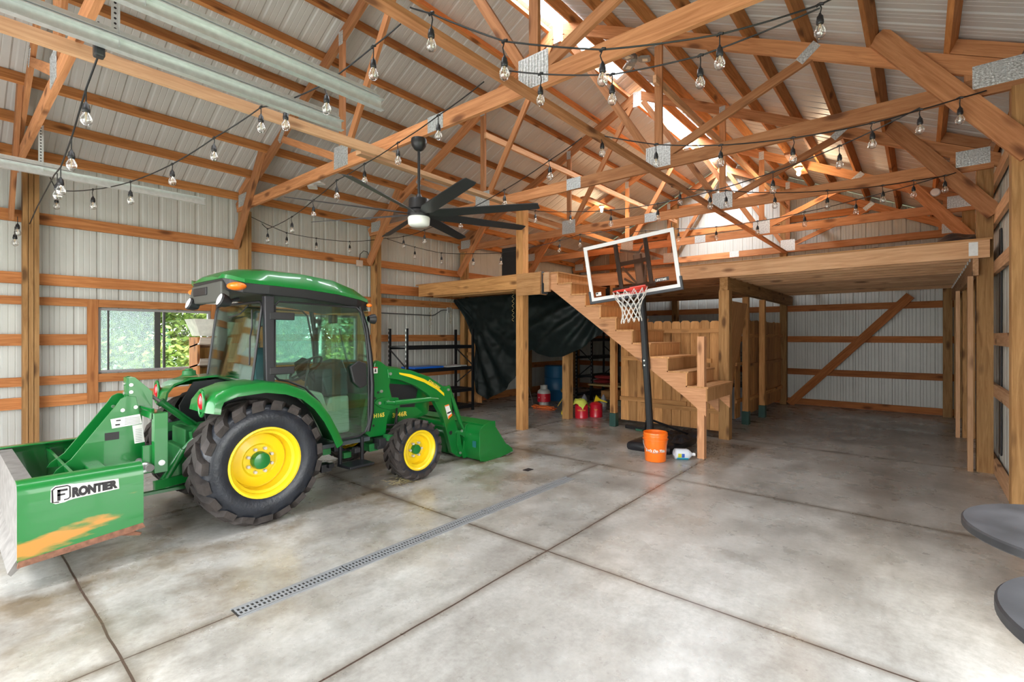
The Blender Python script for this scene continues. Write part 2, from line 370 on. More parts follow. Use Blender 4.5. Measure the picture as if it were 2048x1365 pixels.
# ---------------------------------------------------------------- building shell
XL, XR, YF, YB = -8.38, 0.72, -1.75, 13.12
RX = -3.8
def rz(x, off=0): return 5.93 - .485*abs(x-RX) + off     # top of the truss top chords
fl = O('floor', MB().box((XL-.1, YF, -.12), (XR+.1, YB+.1, 0)), floor_m); fl['kind'] = 'structure'
gr = O('ground_outside', MB().box((-45, -30, -.3), (30, 45, -.14)), leafm('lawn', (.05, .13, .02), (.10, .22, .04))); gr['kind'] = 'structure'
dv = O('unseen_bounce_drive', MB().box((-12, -20, -.14), (8, YF-.01, -.02)), pm('bounce_gravel', (.50, .47, .42), .9, noise_amt=.2, nscale=20)); dv['kind'] = 'structure'  # unseen ground before the doors, added pale to bounce daylight inside
WIN = [(1.39, 2.72, 1.13, 1.99), (3.55, 5.25, 1.13, 1.99)]
mb = MB(); Pl = lambda u, v, n: (XL+n, u, v)
segs = [(YF, WIN[0][0], 0, 3.9), (WIN[0][0], WIN[0][1], 0, WIN[0][2]), (WIN[0][0], WIN[0][1], WIN[0][3], 3.9), (WIN[0][1], WIN[1][0], 0, 3.9),
        (WIN[1][0], WIN[1][1], 0, WIN[1][2]), (WIN[1][0], WIN[1][1], WIN[1][3], 3.9), (WIN[1][1], YB, 0, 3.9)]
for a, b, z0, z1 in segs: sheet(mb, a, b, lambda u: z0, lambda u: z1, Pl, None)
o = O('wall_left', mb, metal_w); o['kind'] = 'structure'
Pr = lambda u, v, n: (XR-n, u, v); mb = MB()
for a, b, z0, z1 in ((YF, .8, 0, 3.9), (.8, 3.2, 2.75, 3.9), (3.2, YB, 0, 3.9)): sheet(mb, a, b, lambda u: z0, lambda u: z1, Pr, None)
o = O('wall_right', mb, metal_w); o['kind'] = 'structure'
o = O('wall_back', sheet(MB(), XL, XR, lambda u: 0, lambda u: rz(u, .155), lambda u, v, n: (u, YB-n, v), None), metal_w); o['kind'] = 'structure'
mb = MB(); Pf = lambda u, v, n: (u, YF+n, v)
for a, b, z0 in ((XL, -6.62, 0), (-6.62, -3.54, 3.15), (-3.54, -3.0, 0), (-3.0, .1, 3.15), (.1, XR, 0)): sheet(mb, a, b, lambda u: z0, lambda u: rz(u, .155), Pf, None)
o = O('wall_front', mb, metal_w); o['kind'] = 'structure'
SEGS = [(YF, 7.5), (8.2, 12.6)]
mb = MB()
def roofP(sgn): return lambda u, v, n: (RX+sgn*v, u, rz(RX+sgn*v, .155)-n)
for sgn, hw in ((-1, .17), (1, .19)):
    for a, b in SEGS: sheet(mb, a, b, lambda u: hw, lambda u: 4.85, roofP(sgn), None, phase=.03)
    for a, b in ((7.5, 8.2), (12.6, YB+.05)): sheet(mb, a, b, lambda u: 0, lambda u: 4.85, roofP(sgn), None, phase=.03)
o = O('ceiling', mb, metal_r); o['kind'] = 'structure'
for k, (a, b) in enumerate(SEGS):
    o = O('ridge_skylight', MB().add([(RX-.18, a, rz(RX-.18, .165)), (RX, a, 6.10), (RX+.2, a, rz(RX+.2, .165)), (RX+.2, b, rz(RX+.2, .165)), (RX, b, 6.10), (RX-.18, b, rz(RX-.18, .165))],
          [(0, 1, 4, 5), (1, 2, 3, 4)]), skym)
    tag(o, ['bright translucent ridge skylight strip nearest the front, beside the three-head ceiling light', 'bright translucent ridge skylight strip far end, above the back gable'][k], 'skylight')
# left wall windows
for k, (a, b, z0, z1) in enumerate(WIN):
    w = T('window_%d' % (k+1), (XL, (a+b)/2, z0), None, None); w['kind'] = 'structure'
    m_ = (a+b)/2+(-.04 if k == 0 else 0); fr = MB(); x0, x1 = XL-.03, XL+.03
    for p, q in (((x0, a, z0), (x1, b, z0+.03)), ((x0, a, z1-.03), (x1, b, z1)), ((x0, a, z0+.03), (x1, a+.03, z1-.03)), ((x0, b-.03, z0+.03), (x1, b, z1-.03))): fr.box(p, q)
    O('window_frame', fr, pm('window_frame_grey', (.30, .29, .30), .5), w)
    s1 = MB(); 
    for yy, ww in ((a+.10, .02), (m_-.0, .07), (m_+.10, .03)): s1.box((XL-.01, yy, z0+.03), (XL+.015, yy+ww, z1-.03))
    O('sash', s1, pm('sash_dark', (.05, .05, .05), .5), w)
    O('glass', MB().box((XL-.022, m_+.13, z0+.03), (XL-.018, b-.03, z1-.03)), winglass, w)
    O('glass', MB().box((XL-.022, a+.03, z0+.03), (XL-.018, m_, z1-.03)), winglass, w)
    O('insect_screen', MB().box((XL-.034, a+.03, z0+.03), (XL-.032, m_+.0, z1-.03)), screenm, w)

# posts, girts, boards
LP = [.74, 3.18, 5.62, 8.06, 10.5, 12.95]
wh = ['at the near left edge, beside the box blade', 'behind the tractor cab, between the two windows', 'just left of the black shelving', 'at the corner where the loft starts', 'behind the black tarp', 'in the far left corner']
for k, y in enumerate(LP):
    t = T('wall_post', (-8.25, y, 0), 'wood post on left wall ' + wh[k], 'post')
    for j in range(3): beam('ply', (-8.25, y-.049+j*.049, 0), (-8.25, y-.049+j*.049, 3.6), .044 if j != 1 else .0435, .15, W_POST(), t, up=(1, 0, 0))
RP = [(5.56, 'nearest, behind the bar tables'), (8.05, 'at the front right corner of the loft'), (10.55, 'inside under the loft on the right'), (12.95, 'in the far right corner under the loft')]
for y, s in RP:
    x0 = .555 if y < 6 else .515
    t = T('wall_post', (.61, y, 0), 'square wood post on right wall, ' + s, 'post')
    beam('ply', ((x0+.66)/2, y, 0), ((x0+.66)/2, y, 3.6), .14, .66-x0, W_POST(), t, up=(1, 0, 0))
GZ = [(.10, 'lowest at the floor'), (.80, 'second from the floor'), (1.57, 'at window mid height'), (2.32, 'just above the window'), (3.07, 'at the height of the low string lights')]
def girt(name, p0, p1, h, label, cat='wall girt', mat=None, w=.038, up=(0, 0, 1)):
    o = beam(name, p0, p1, w, h, mat or W_GIRT(), up=up); return tag(o, label, cat)
gx = -8.34
for i, (z, s) in enumerate(GZ):
    if i == 2:
        for a, b, q in ((YF+.05, 1.29, 'near stretch before the window'), (2.82, 3.5, 'short stretch between the two windows'), (5.35, 12.9, 'long stretch behind the black shelving')):
            girt('wall_girt', (gx, a, z), (gx, b, z), .14, 'orange-brown board on left wall at window mid height, ' + q)
    else:
        for a, b, q in ((YF+.05, 3.19, 'near half'), (3.2, 12.9, 'far half')):
            girt('wall_girt', (gx, a, z), (gx, b, z), .14 if i else .18, 'orange-brown horizontal board on left wall, %s, %s' % (s, q))
for k, (a, b, z0, z1) in enumerate(WIN):
    q = ('the near window', 'the window seen through the cab')[k]
    girt('window_header', (gx+.005, -1.5 if k == 0 else 3.3, 2.05), (gx+.005, 3.1 if k == 0 else 5.55, 2.05), .10, 'orange-brown board directly over ' + q, 'board')
    girt('window_sill_board', (gx+.005, -1.5 if k == 0 else 3.3, 1.06), (gx+.005, 3.1 if k == 0 else 5.55, 1.06), .11, 'orange-brown board directly under ' + q, 'board')
    for yy, s in ((a-.06, 'left'), (b+.06, 'right')):
        girt('window_stud', (gx+.012, yy, .74), (gx+.012, yy, 2.10), .11, 'upright board on the %s side of %s' % (s, q), 'board', up=(0, 1, 0))
g = .68
for i, (z, s) in enumerate(((.09, 'lowest at the floor'), (.98, 'at bucket height'), (1.58, 'at eye level'), (2.42, 'level with the loft'), (3.0, 'fifth up, crossed by the knee brace'), (3.45, 'topmost under the roof'))):
    girt('wall_girt', (g, 3.3, z), (g, 12.9, z), .14 if i else .17, 'pale pine board on right wall, ' + s, mat=W_LIGHT())
for i, (z, s) in enumerate(((.08, 'at the floor'), (.78, 'below the crossing brace foot'), (1.54, 'middle one behind the diagonal brace'), (2.26, 'just below the loft floor'))):
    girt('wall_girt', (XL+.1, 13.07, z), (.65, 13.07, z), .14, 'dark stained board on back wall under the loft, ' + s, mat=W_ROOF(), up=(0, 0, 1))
for i, (z, s) in enumerate(((3.68, 'lowest visible above the loft'), (4.38, 'second above the loft'), (5.08, 'near the peak'))):
    hw = (5.93-z)/.485-.25
    girt('wall_girt', (max(XL+.1, RX-hw), 13.07, z), (min(.65, RX+hw), 13.07, z), .15, 'orange board on back gable wall, ' + s, mat=W_GIRT())
for x, s in ((-7.0, 'left'), (-5.1, 'left of centre'), (-2.48, 'right of centre, standing at the fence end'), (.42, 'at the far right')):
    girt('gable_post', (x, 12.98, 0), (x, 12.98, rz(x)-.02), .13, 'tall post on the back gable wall, ' + s, 'post', mat=W_POST(), w=.14, up=(0, 1, 0))
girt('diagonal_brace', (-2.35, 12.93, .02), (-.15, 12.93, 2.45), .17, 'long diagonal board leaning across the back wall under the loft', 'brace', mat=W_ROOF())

# purlins
offs = [.17, .76, 1.32, 1.85, 2.36, 2.90, 3.42, 3.95, 4.45]
for sgn, side in ((-1, 'left'), (1, 'right')):
    for k, d in enumerate(offs):
        if sgn > 0: d = d+.02
        x = RX+sgn*d; nrm = Vector((sgn*.436, 0, .9)).normalized(); c = Vector((x, 0, rz(x)))+nrm*.066
        o = beam('roof_purlin', (c.x, YF+.03, c.z), (c.x, 13.05, c.z), .042, .13, W_PURL(), up=nrm)
        tag(o, 'orange-brown roof purlin on the %s slope, %s down from the ridge' % (side, ORD[k]), 'purlin')

# trusses
TY = [.62, 3.10, 5.52, 7.95, 10.4]
tw = ['nearest, cut by the left edge of the picture', 'second, carrying the ceiling fan', 'third, with the big knee brace on the right post', 'fourth, in line with the loft front', 'fifth, over the loft', ]
def gusset(t, x, z, w, h, y, ang=0):
    mb = MB(); c, s_ = math.cos(ang), math.sin(ang)
    poly = [(x+c*a*w/2-s_*b*h/2, z+s_*a*w/2+c*b*h/2) for a, b in ((-1,-1),(1,-1),(1,1),(-1,1))]
    mb.prism(poly, y-.0035, y-.0005, 'y'); nx = max(3, int(w/.028))
    for i in range(nx):   # pressed tooth rows
        u = -w/2+(i+.5)*w/nx
        p = [(x+c*(u+e)-s_*b*h*.46, z+s_*(u+e)+c*b*h*.46) for e, b in ((-.004,-1),(.004,-1),(.004,1),(-.004,1))]
        mb.prism(p, y-.007, y-.003, 'y')
    return O('gusset_plate', mb, gussm, t)
def truss(y, label, knees=True):
    t = T('roof_truss', (RX, y, 3.58), 'timber roof truss, ' + label, 'roof truss'); th = .04; f = y-th/2; m = W_TRUSS()
    beam('bottom_chord', (-8.3, y, 3.655), (-3.55, y, 3.655), th, .145, m, t); beam('bottom_chord', (-3.55, y, 3.655), (.66, y, 3.655), th, .145, m, t)
    for sgn in (-1, 1):
        e = RX+sgn*4.52; p0 = Vector((RX+sgn*.02, y, 5.93-.083)); p1 = Vector((e, y, rz(e)-.083))
        beam('top_chord', p0, p1, th*.98, .145, m, t)
        kx = RX+sgn*1.43
        beam('web', (kx, y, 3.72), (kx, y, rz(kx)-.14), th*.95, .09, m, t, up=(1, 0, 0))
        beam('web', (kx-sgn*.07, y, 3.74), (RX+sgn*.10, y, 5.72), th*.94, .09, m, t, up=(1, 0, 0))
        beam('web', (kx+sgn*.08, y, 3.74), (RX+sgn*2.98, y, rz(RX+sgn*2.98)-.13), th*.94, .09, m, t, up=(1, 0, 0))
        gusset(t, kx, 3.74, .30, .26, f); gusset(t, RX+sgn*4.28, 3.74, .30, .19, f)
        gusset(t, RX+sgn*2.96, rz(RX+sgn*2.96)-.10, .20, .09, f, sgn*-.80 if sgn < 0 else .70)
        gusset(t, kx, rz(kx)-.10, .09, .16, f)
        beam('eave_block', (RX+sgn*3.99, y, rz(RX+sgn*3.99)+.07), (RX+sgn*4.42, y, rz(RX+sgn*4.42)+.07), th, .115, m, t)
        beam('heel_block', (RX+sgn*4.14, y, 3.73), (RX+sgn*4.14, y, rz(RX+sgn*4.14)-.13), th*.9, .12, m, t, up=(1, 0, 0))
        if knees:
            beam('knee_brace', (RX+sgn*3.50, y-.043, 4.33), (RX+sgn*4.47, y-.043, 3.04), .04, .17, m, t, up=(1, 0, 0))
    gusset(t, RX, 5.78, .15, .26, f); gusset(t, -3.55, 3.66, .22, .15, f)
    return t
for y, s in zip(TY, tw): truss(y, s)
truss(12.86, 'last, standing flat against the back gable wall', knees=False)
def tagb(o, l, c, g=None): return tag(o, l, c, g)
tagb(beam('ceiling_brace', (-2.4, YF+.1, 3.562), (-2.4, 12.8, 3.562), .085, .038, W_TRUSS()), 'long board running under all truss bottoms right of the ridge', 'brace')
tagb(beam('ceiling_brace', (-4.33, YF+.1, 3.54), (-4.33, 3.2, 3.54), .04, .09, W_LIGHT()), 'two-tone board beside the steel door track, ending at the fan truss', 'brace')
tagb(beam('ceiling_brace', (-4.5, 2.85, 3.545), (-4.6, 5.65, 3.545), .09, .05, W_LIGHT()), 'short board between second and third truss, just left of the fan rod', 'brace')
tagb(beam('ceiling_brace', (-5.17, 5.5, 4.74), (-5.0, 12.8, 4.68), .04, .09, W_LIGHT()), 'pinkish board tied to the left truss webs above the loft', 'brace')
tagb(beam('ceiling_brace', (-2.37, 5.4, 4.62), (-2.37, 12.8, 4.62), .04, .09, W_LIGHT()), 'pinkish board tied to the right truss webs', 'brace')
# gable rafters flush with back wall
# ---------------------------------------------------------------- loft
lf = T('loft', (-3.8, 10.4, 2.75), 'wooden loft platform with joists at the back of the barn', 'loft')
beam('rim_beam', (-8.2, 7.88, 2.635), (.62, 7.88, 2.635), .04, .205, W_LIGHT(), lf)
k = 0; y = 8.2
while y < 12.8:
    beam('joist', (-2.33, y, 2.63), (.60, y, 2.63), .04, .19, W_LIGHT(), lf); beam('joist', (-8.2, y, 2.63), (-2.35, y, 2.63), .04, .19, W_TRUSS(), lf); y += .36
beam('deck', (-8.25, 10.38, 2.75), (.64, 10.38, 2.75), 5.04, .022, W_PLY(), lf)
beam('support_beam', (-2.34, 7.9, 2.43), (-2.34, 12.92, 2.43), .12, .20, W_POST(), lf)
beam('ledger', (.50, 7.86, 2.43), (.50, 12.92, 2.43), .05, .20, W_LIGHT(), lf)
beam('ledger', (.56, 7.98, 2.63), (.56, 12.92, 2.63), .04, .2, W_LIGHT(), lf)
for yy in [8.2+.36*i for i in range(13)]:
    O('joist_hanger', MB().box((.462, yy-.03, 2.53), (.474, yy+.03, 2.70)), galv, lf)
O('corner_bracket', MB().box((.44, 7.852, 2.56), (.52, 7.858, 2.72)), galv, lf)
beam('support_post', (.46, 7.99, 0), (.46, 7.99, 2.33), .10, .05, W_LIGHT(), lf, up=(1, 0, 0))
beam('support_post', (.46, 10.5, 0), (.46, 10.5, 2.33), .10, .05, W_LIGHT(), lf, up=(1, 0, 0))
# forward left platform
lp = T('stair_landing', (-6.5, 7.2, 2.7), 'forward wooden landing on the left between the wall and the stairs', 'platform')
beam('front_beam', (-7.97, 6.48, 2.55), (-5.30, 6.48, 2.55), .04, .24, W_FENCE(), lp)
beam('front_beam', (-7.6, 6.56, 2.50), (-5.30, 6.56, 2.50), .04, .20, W_FENCE(), lp)
beam('side_ledger', (-8.14, 5.66, 2.55), (-8.14, 7.84, 2.55), .05, .19, W_ROOF(), lp)
for yy in (6.75, 7.15, 7.55): beam('joist', (-8.1, yy, 2.57), (-4.81, yy, 2.57), .04, .18, W_FENCE(), lp)
beam('deck', (-8.15, 7.18, 2.685), (-4.80, 7.18, 2.685), 1.30, .022, W_PLY(), lp)
beam('post_block', (-5.29, 6.43, 2.49), (-4.79, 6.43, 2.49), .04, .37, W_PLY(), lp)
beam('post_block', (-4.81, 6.46, 2.49), (-4.81, 6.60, 2.49), .04, .37, W_PLY(), lp)
beam('bracket', (-4.785, 6.45, 2.5), (-4.785, 6.62, 2.5), .006, .37, pm('dark_bracket', (.12, .14, .16), .5, .5), lp)
def post(x, y, z1, s, label, mat=None, z0=0):
    return tag(beam('wood_post', (x, y, z0), (x, y, z1), s, s, mat or W_POST(), up=(1, 0, 0)), label, 'post')
post(-5.27, 6.54, 3.82, .15, 'tall rough post rising past the landing at its front corner', W_FENCE())
post(-5.28, 7.97, 2.53, .15, 'shorter post beside the red gas cans under the loft')
post(-2.34, 7.99, 2.33, .155, 'thick dark post carrying the loft beam behind the stair foot')
post(-2.21, 6.53, 1.61, .09, 'slim pinkish post standing free at the foot of the stairs', W_STAIR())
# stairs
st = T('staircase', (-3.3, 7.0, 0), 'open wooden staircase climbing left to the loft', 'staircase')
NS = 10; sxx = lambda k: -4.48+.262*k; szz = lambda k: 2.66-.19*k
for yy in (6.50, 7.02, 7.53):
    poly = [(-4.78, 2.66)]
    for k in range(NS): poly += [(sxx(k)-.02, szz(k)-.02), (sxx(k)-.02, szz(k+1)-.02)]
    poly += [(-2.14, .56), (-2.40, .78), (-4.78, 2.50)]
    mb = MB().prism(poly, -.019, .019, 'y'); me, c = mb.mesh('stringer', W_STAIR(), centre=True); put('stringer', me, (c.x, yy, c.z), st)
for k in range(NS):
    x1 = sxx(k); x0 = x1-.262-.0; z = szz(k)
    O('tread', MB().box((x0 if k else -4.79, 6.47, z-.022), (x1+.015, 7.57, z)), W_PLY('y'), st)
    O('riser', MB().box((x1-.018, 6.475, z-.19), (x1, 7.565, z-.023)), W_PLY('z'), st)
beam('end_block', (-4.72, 6.45, 2.50), (-4.62, 6.45, 2.50), .05, .32, W_LIGHT(), st)

# ---------------------------------------------------------------- fences under the loft
def fence(name, label, p0, p1, zt, zb, nrm, rails, pw=.14, gap=.006):
    t = T(name, (p0[0], p0[1], 0), label, 'fence'); p0 = Vector((*p0, 0)); p1 = Vector((*p1, 0)); d = (p1-p0); L = d.length; d.normalize(); n = Vector((*nrm, 0))
    k = int(L/(pw+gap))
    for i in range(k):
        c = p0+d*((i+.5)*L/k); w = L/k-gap; zz = zt+random.uniform(-.012, .012)
        poly = [(-w/2, zb), (w/2, zb), (w/2, zz-.03), (w/2-.03, zz), (-w/2+.03, zz), (-w/2, zz-.03)]
        vs = [c+d*a+n*e+Vector((0, 0, b)) for e in (0, .016) for a, b in poly]
        mb = MB().add(vs, [tuple(range(6)), tuple(range(11, 5, -1))]+[(j, j+6, (j+1) % 6+6, (j+1) % 6) for j in range(6)])
        O('picket', mb, W_FENCE('z'), t)
    for (z, a, b, h) in rails: beam('rail', p0+d*a+n*-.022+Vector((0, 0, z)), p0+d*b+n*-.022+Vector((0, 0, z)), .04, h, W_FENCE(), t)
    return t
fence('picket_fence', 'dog-eared picket fence panel standing behind the staircase', (-4.14, 7.98), (-2.42, 7.98), 1.87, .11, (0, 1), [(1.70, 0.6, 1.72, .07), (1.22, .05, 1.6, .07), (.50, 0, 1.2, .07), (.42, .4, 1.72, .07)])
fence('picket_fence', 'picket fence running back along the open bay to the gable wall', (-2.52, 9.75), (-2.52, 12.88), 1.92, .12, (-1, 0), [(1.62, 0, 3.1, .07), (1.05, 0, 3.1, .07), (.42, 0, 3.1, .07)])
fence('fence_gate', 'narrow picket gate standing open edge-on between two green-footed posts', (-2.58, 9.40), (-2.58, 9.72), 1.98, .10, (-1, 0), [(1.72, -.05, .4, .06), (1.1, -.05, .4, .06), (.42, -.05, .4, .06)])
gsleeve = pm('green_post_sleeve', (.02, .07, .06), .5)
for x, y, z1, s in ((-4.2, 7.83, 1.62, 'left end of the stair fence'), (-2.44, 9.56, 2.33, 'near the open gate'), (-2.40, 10.6, 2.33, 'second from the gate')):
    t = T('fence_post', (x, y, 0), 'wood fence post on a dark green sleeve, ' + s, 'post')
    beam('post', (x, y, .02), (x, y, z1 if z1 > 2 else 2.52), .10, .10, W_FENCE(), t, up=(1, 0, 0))
    O('sleeve', MB().box((x-.062, y-.062, 0), (x+.062, y+.062, .24)), gsleeve, t, bev=.008)
o = beam('plywood_sheet', (-2.75, 9.0, .02), (-2.40, 9.0, 2.2), .9, .02, W_PLY(), up=(1, 0, 0)); tag(o, 'plywood sheet leaning upright between the thick post and the gate', 'plywood sheet')

# ---------------------------------------------------------------- black tarp
def tarp():
    top = [(-8.22, 2.46), (-7.65, 2.47), (-5.58, 2.47), (-4.2, 2.47)]
    bot = [(-8.22, 2.40), (-7.97, 1.99), (-7.70, 1.72), (-7.60, .8), (-7.55, .36), (-7.26, .22), (-6.76, .44), (-6.34, .81), (-6.12, 1.31), (-6.02, 1.34), (-5.58, 1.2), (-5.23, 1.22), (-4.78, 1.41), (-4.46, 1.64), (-4.21, 1.82)]
    def ip(L, x):
        for (a, b), (c, d) in zip(L, L[1:]):
            if a <= x <= c: return b+(d-b)*(x-a)/(c-a)
        return L[-1][1]
    nx, nz = 150, 60; vs = []; fs = []
    for i in range(nx+1):
        x = -8.22+4.01*i/nx; zt, zb = ip(top, x), ip(bot, x)
        for j in range(nz+1):
            v = j/nz; z = zt+(zb-zt)*v
            # swag folds radiating from the hanging corners
            q = (x+8.1)*.55+(2.6-z)
            ang = math.atan2(2.65-z, x+8.3); ang2 = math.atan2(2.7-z, -4.0-x)
            f = .045*math.sin(ang*26+1.5*math.sin(3*x))*min(1, v*1.6)*(1 if x < -6.2 else .35)+.05*math.sin(ang2*30)*min(1, v*1.5)*(1 if x > -6.4 else .25)
            f += .05*noise.noise(Vector((x*2.2, z*3.2, 1.0)))+.02*noise.noise(Vector((x*7, z*9, 4.0)))
            bag = .22*math.sin(PI*min(1, v))*math.exp(-((x+5.6)/.8)**2)
            vs.append((x, 7.70-f-bag+.06*v, z))
    for i in range(nx):
        for j in range(nz): a = i*(nz+1)+j; fs.append((a, a+1, a+nz+2, a+nz+1))
    o = O('tarp', MB().add(vs, fs), pm('black_tarp', (.007, .013, .013), .5, 0, .28, bump=.3, bscale=9), smooth=80)
    tag(o, 'large black plastic tarp hanging in folds from the landing', 'tarp')
tarp()
o = tag(O('black_panel', MB().box((-6.28, 7.15, 2.70), (-5.89, 7.45, 3.33)), pm('matte_black', (.008, .008, .009), .6), bev=.01), 'tall black box standing on the landing', 'box')

# ---------------------------------------------------------------- compact utility tractor
TX = -5.085
tr = T('tractor', (TX, 2.6, 0), 'green compact tractor with glass cab, front loader and yellow wheels', 'tractor')
def mir(x): return 2*TX-x
def tire_profile(R, w, ri):
    h = w/2
    return [(ri, -h*.80), (ri+.03, -h*.93), (ri+(R-ri)*.42, -h*1.0), (ri+(R-ri)*.72, -h*.93), (R-.035, -h*.74), (R-.022, -h*.35), (R-.020, 0), (R-.022, h*.35), (R-.035, h*.74), (ri+(R-ri)*.72, h*.93), (ri+(R-ri)*.42, h*1.0), (ri+.03, h*.93), (ri, h*.80)]
def wheel(xc, y, R, w, ri, nl, out, label, nuts, hubr, lugt):
    # out=+1: outer face towards +X
    rim = MB()
    pr = [(ri+.022, out*w*.42), (ri+.018, out*w*.455), (ri+.002, out*w*.46), (ri-.010, out*w*.41), (ri-.018, out*w*.33), (ri-.040, out*w*.30), (ri-.045, out*w*.02), (ri-.075, -out*w*.02),
          (ri*.80, out*w*.05), (ri*.52, out*w*.12), (ri*.46, out*w*.08), (0.002, out*w*.08)]
    rim.lathe(pr, (xc, y, R), 'x', 48); rim.lathe([(ri-.04, -w*.44), (ri+.02, -w*.46), (ri+.02, -w*.40), (ri-.02, -w*.3), (ri-.04, w*.3)], (xc, y, R), 'x', 40)
    o = O('wheel', rim, yellow, tr, smooth=35); tag(o, label)
    tb = MB().lathe(tire_profile(R-.012, w, ri), (xc, y, R), 'x', 64)
    tire = O('tire', tb, rubber, o, smooth=60)
    # chevron tread lugs, alternately from either shoulder
    lug = MB(); C = Vector((xc, y, R))
    for i in range(nl*2):
        side = 1 if i % 2 else -1; a0 = PI*i/nl; rings = []
        for q in range(6):
            f = q/5; ax = side*(w*.495-f*w*.55); a = a0+f*.30*(.54/R)*1.0
            rr = R if f > .12 else R-.045+f*.3
            if f < .12: rr = R-.028
            rin = R-.055 if f < .5 else R-.04
            if f < .12: rin = R-.078
            hw = (.046-.010*f)/R*lugt
            pts = [(rin, a-hw*1.2), (rr, a-hw), (rr, a+hw), (rin, a+hw*1.2)]
            rings.append([C+Vector((ax, r_*math.sin(b), r_*math.cos(b))) for r_, b in pts])
        lug.loft(rings)
    lo = O('tread', lug, lugm, o, smooth=30)
    hb = MB().lathe([(hubr, out*w*.06), (hubr, out*w*.20), (hubr*.9, out*w*.25), (hubr*.5, out*w*.27), (.001, out*w*.27)], (xc, y, R), 'x', 28)
    O('hub_cap', hb, green, o, smooth=35)
    for i in range(nuts):
        a = 2*PI*(i+.5)/nuts; rr = hubr*1.42; c = C+Vector((out*w*.10, rr*math.sin(a), rr*math.cos(a)))
        O('lug_nut', MB().cyl(c, c+Vector((out*.030, 0, 0)), .014, n=6), pm('nut_zinc', (.55, .53, .50), .4), o)
    return o
RW, FW = .40, .27
wheel(-4.275-RW/2, 1.83, .53, RW, .285, 19, 1, 'large yellow rear wheel nearest the camera', 8, .075, 1.05)
wheel(mir(-4.275-RW/2), 1.83, .53, RW, .285, 19, -1, 'large rear wheel on the far side', 8, .075, 1.05)
wheel(-4.275-FW/2, 3.50, .335, FW, .205, 17, 1, 'small yellow front wheel nearest the camera', 6, .055, .85)
wheel(mir(-4.275-FW/2), 3.50, .335, FW, .205, 17, -1, 'small front wheel on the far side', 6, .055, .85)
# chassis
ch = MB(); ch.box((TX-.20, 1.35, .36), (TX+.20, 2.9, .66)).box((TX-.14, 2.9, .40), (TX+.14, 4.0, .66)); ch.cyl((mir(-4.65), 1.83, .53), (-4.65, 1.83, .53), .10, n=18)
ch.box((TX-.26, 1.62, .34), (TX+.26, 2.05, .72)); ch.cyl((mir(-4.5), 3.5, .335), (-4.5, 3.5, .335), .06, n=14); ch.box((TX-.1, 3.35, .25), (TX+.1, 3.65, .45))
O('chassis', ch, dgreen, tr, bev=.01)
random.seed(3)
for i in range(20):
    x = random.uniform(-4.75, -4.45); y = random.uniform(2.45, 3.25); z = random.uniform(.30, .52); s_ = random.uniform(.02, .06)
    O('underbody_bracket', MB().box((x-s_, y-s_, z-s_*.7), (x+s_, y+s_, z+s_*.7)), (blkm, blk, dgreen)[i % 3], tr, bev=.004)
hs = MB()
for i in range(5):
    z = .52+.05*i; hs.tube([(-4.72, 3.16, z-.1), (-4.60, 3.30+.02*i, z-.12), (-4.62, 3.42, z-.02), (-4.74, 3.52, z+.04)], .011, 8)
O('hydraulic_hose', hs, blk, tr, smooth=50)
stp = MB().box((-4.50, 2.62, .30), (-4.28, 2.90, .325)).box((-4.5, 2.62, .30), (-4.47, 2.65, .56)).box((-4.5, 2.87, .30), (-4.47, 2.90, .56))
O('foot_step', stp, blkm, tr, bev=.006)
# hood
def hoodring(y, hw, zb, zt):
    c = [(-hw, zb), (-hw*1.02, zb+(zt-zb)*.55), (-hw*.94, zt-.07), (-hw*.70, zt-.012), (0, zt), (hw*.70, zt-.012), (hw*.94, zt-.07), (hw*1.02, zb+(zt-zb)*.55), (hw, zb)]
    return [(TX+a, y, b) for a, b in c]
hd = MB().loft([hoodring(y, hw, zb, zt) for y, hw, zb, zt in ((3.04, .31, .62, 1.30), (3.3, .31, .60, 1.285), (3.6, .30, .60, 1.25), (3.9, .28, .60, 1.18), (4.06, .25, .62, 1.09), (4.13, .20, .66, .98))])
O('hood', hd, green, tr, smooth=40)
for s_ in (1, -1):
    x = TX+s_*.312; v = MB().prism([(3.40, .74), (3.42, 1.06), (3.86, 1.0), (3.80, .74)], x-.006, x+.006, 'x'); O('side_grille', v, blk, tr)
    v = MB().prism([(3.14, .98), (3.16, 1.13), (3.22, 1.12), (3.28, .92)], x-.004, x+.010, 'x'); O('side_vent', v, blk, tr)
    v = MB().prism([(3.28, .60), (3.22, .74), (3.40, .78), (3.82, .74), (3.92, .66), (3.70, .60), (3.45, .56)], x-.01, x+.014, 'x'); O('lower_panel', v, green, tr)
text('model_lettering', '3046R', .075, .002, gold, tr, (TX+.334, 3.46, .655), (0, 1, 0), (0, 0, 1), spacing=1.1, bold=.002)
O('hood_badge', MB().box((TX+.300, 3.03, 1.06), (TX+.324, 3.12, 1.13)), yellow, tr)
text('hood_lettering', 'JD', .05, .002, ink, tr, (TX+.327, 3.045, 1.075), (0, 1, 0), (0, 0, 1))
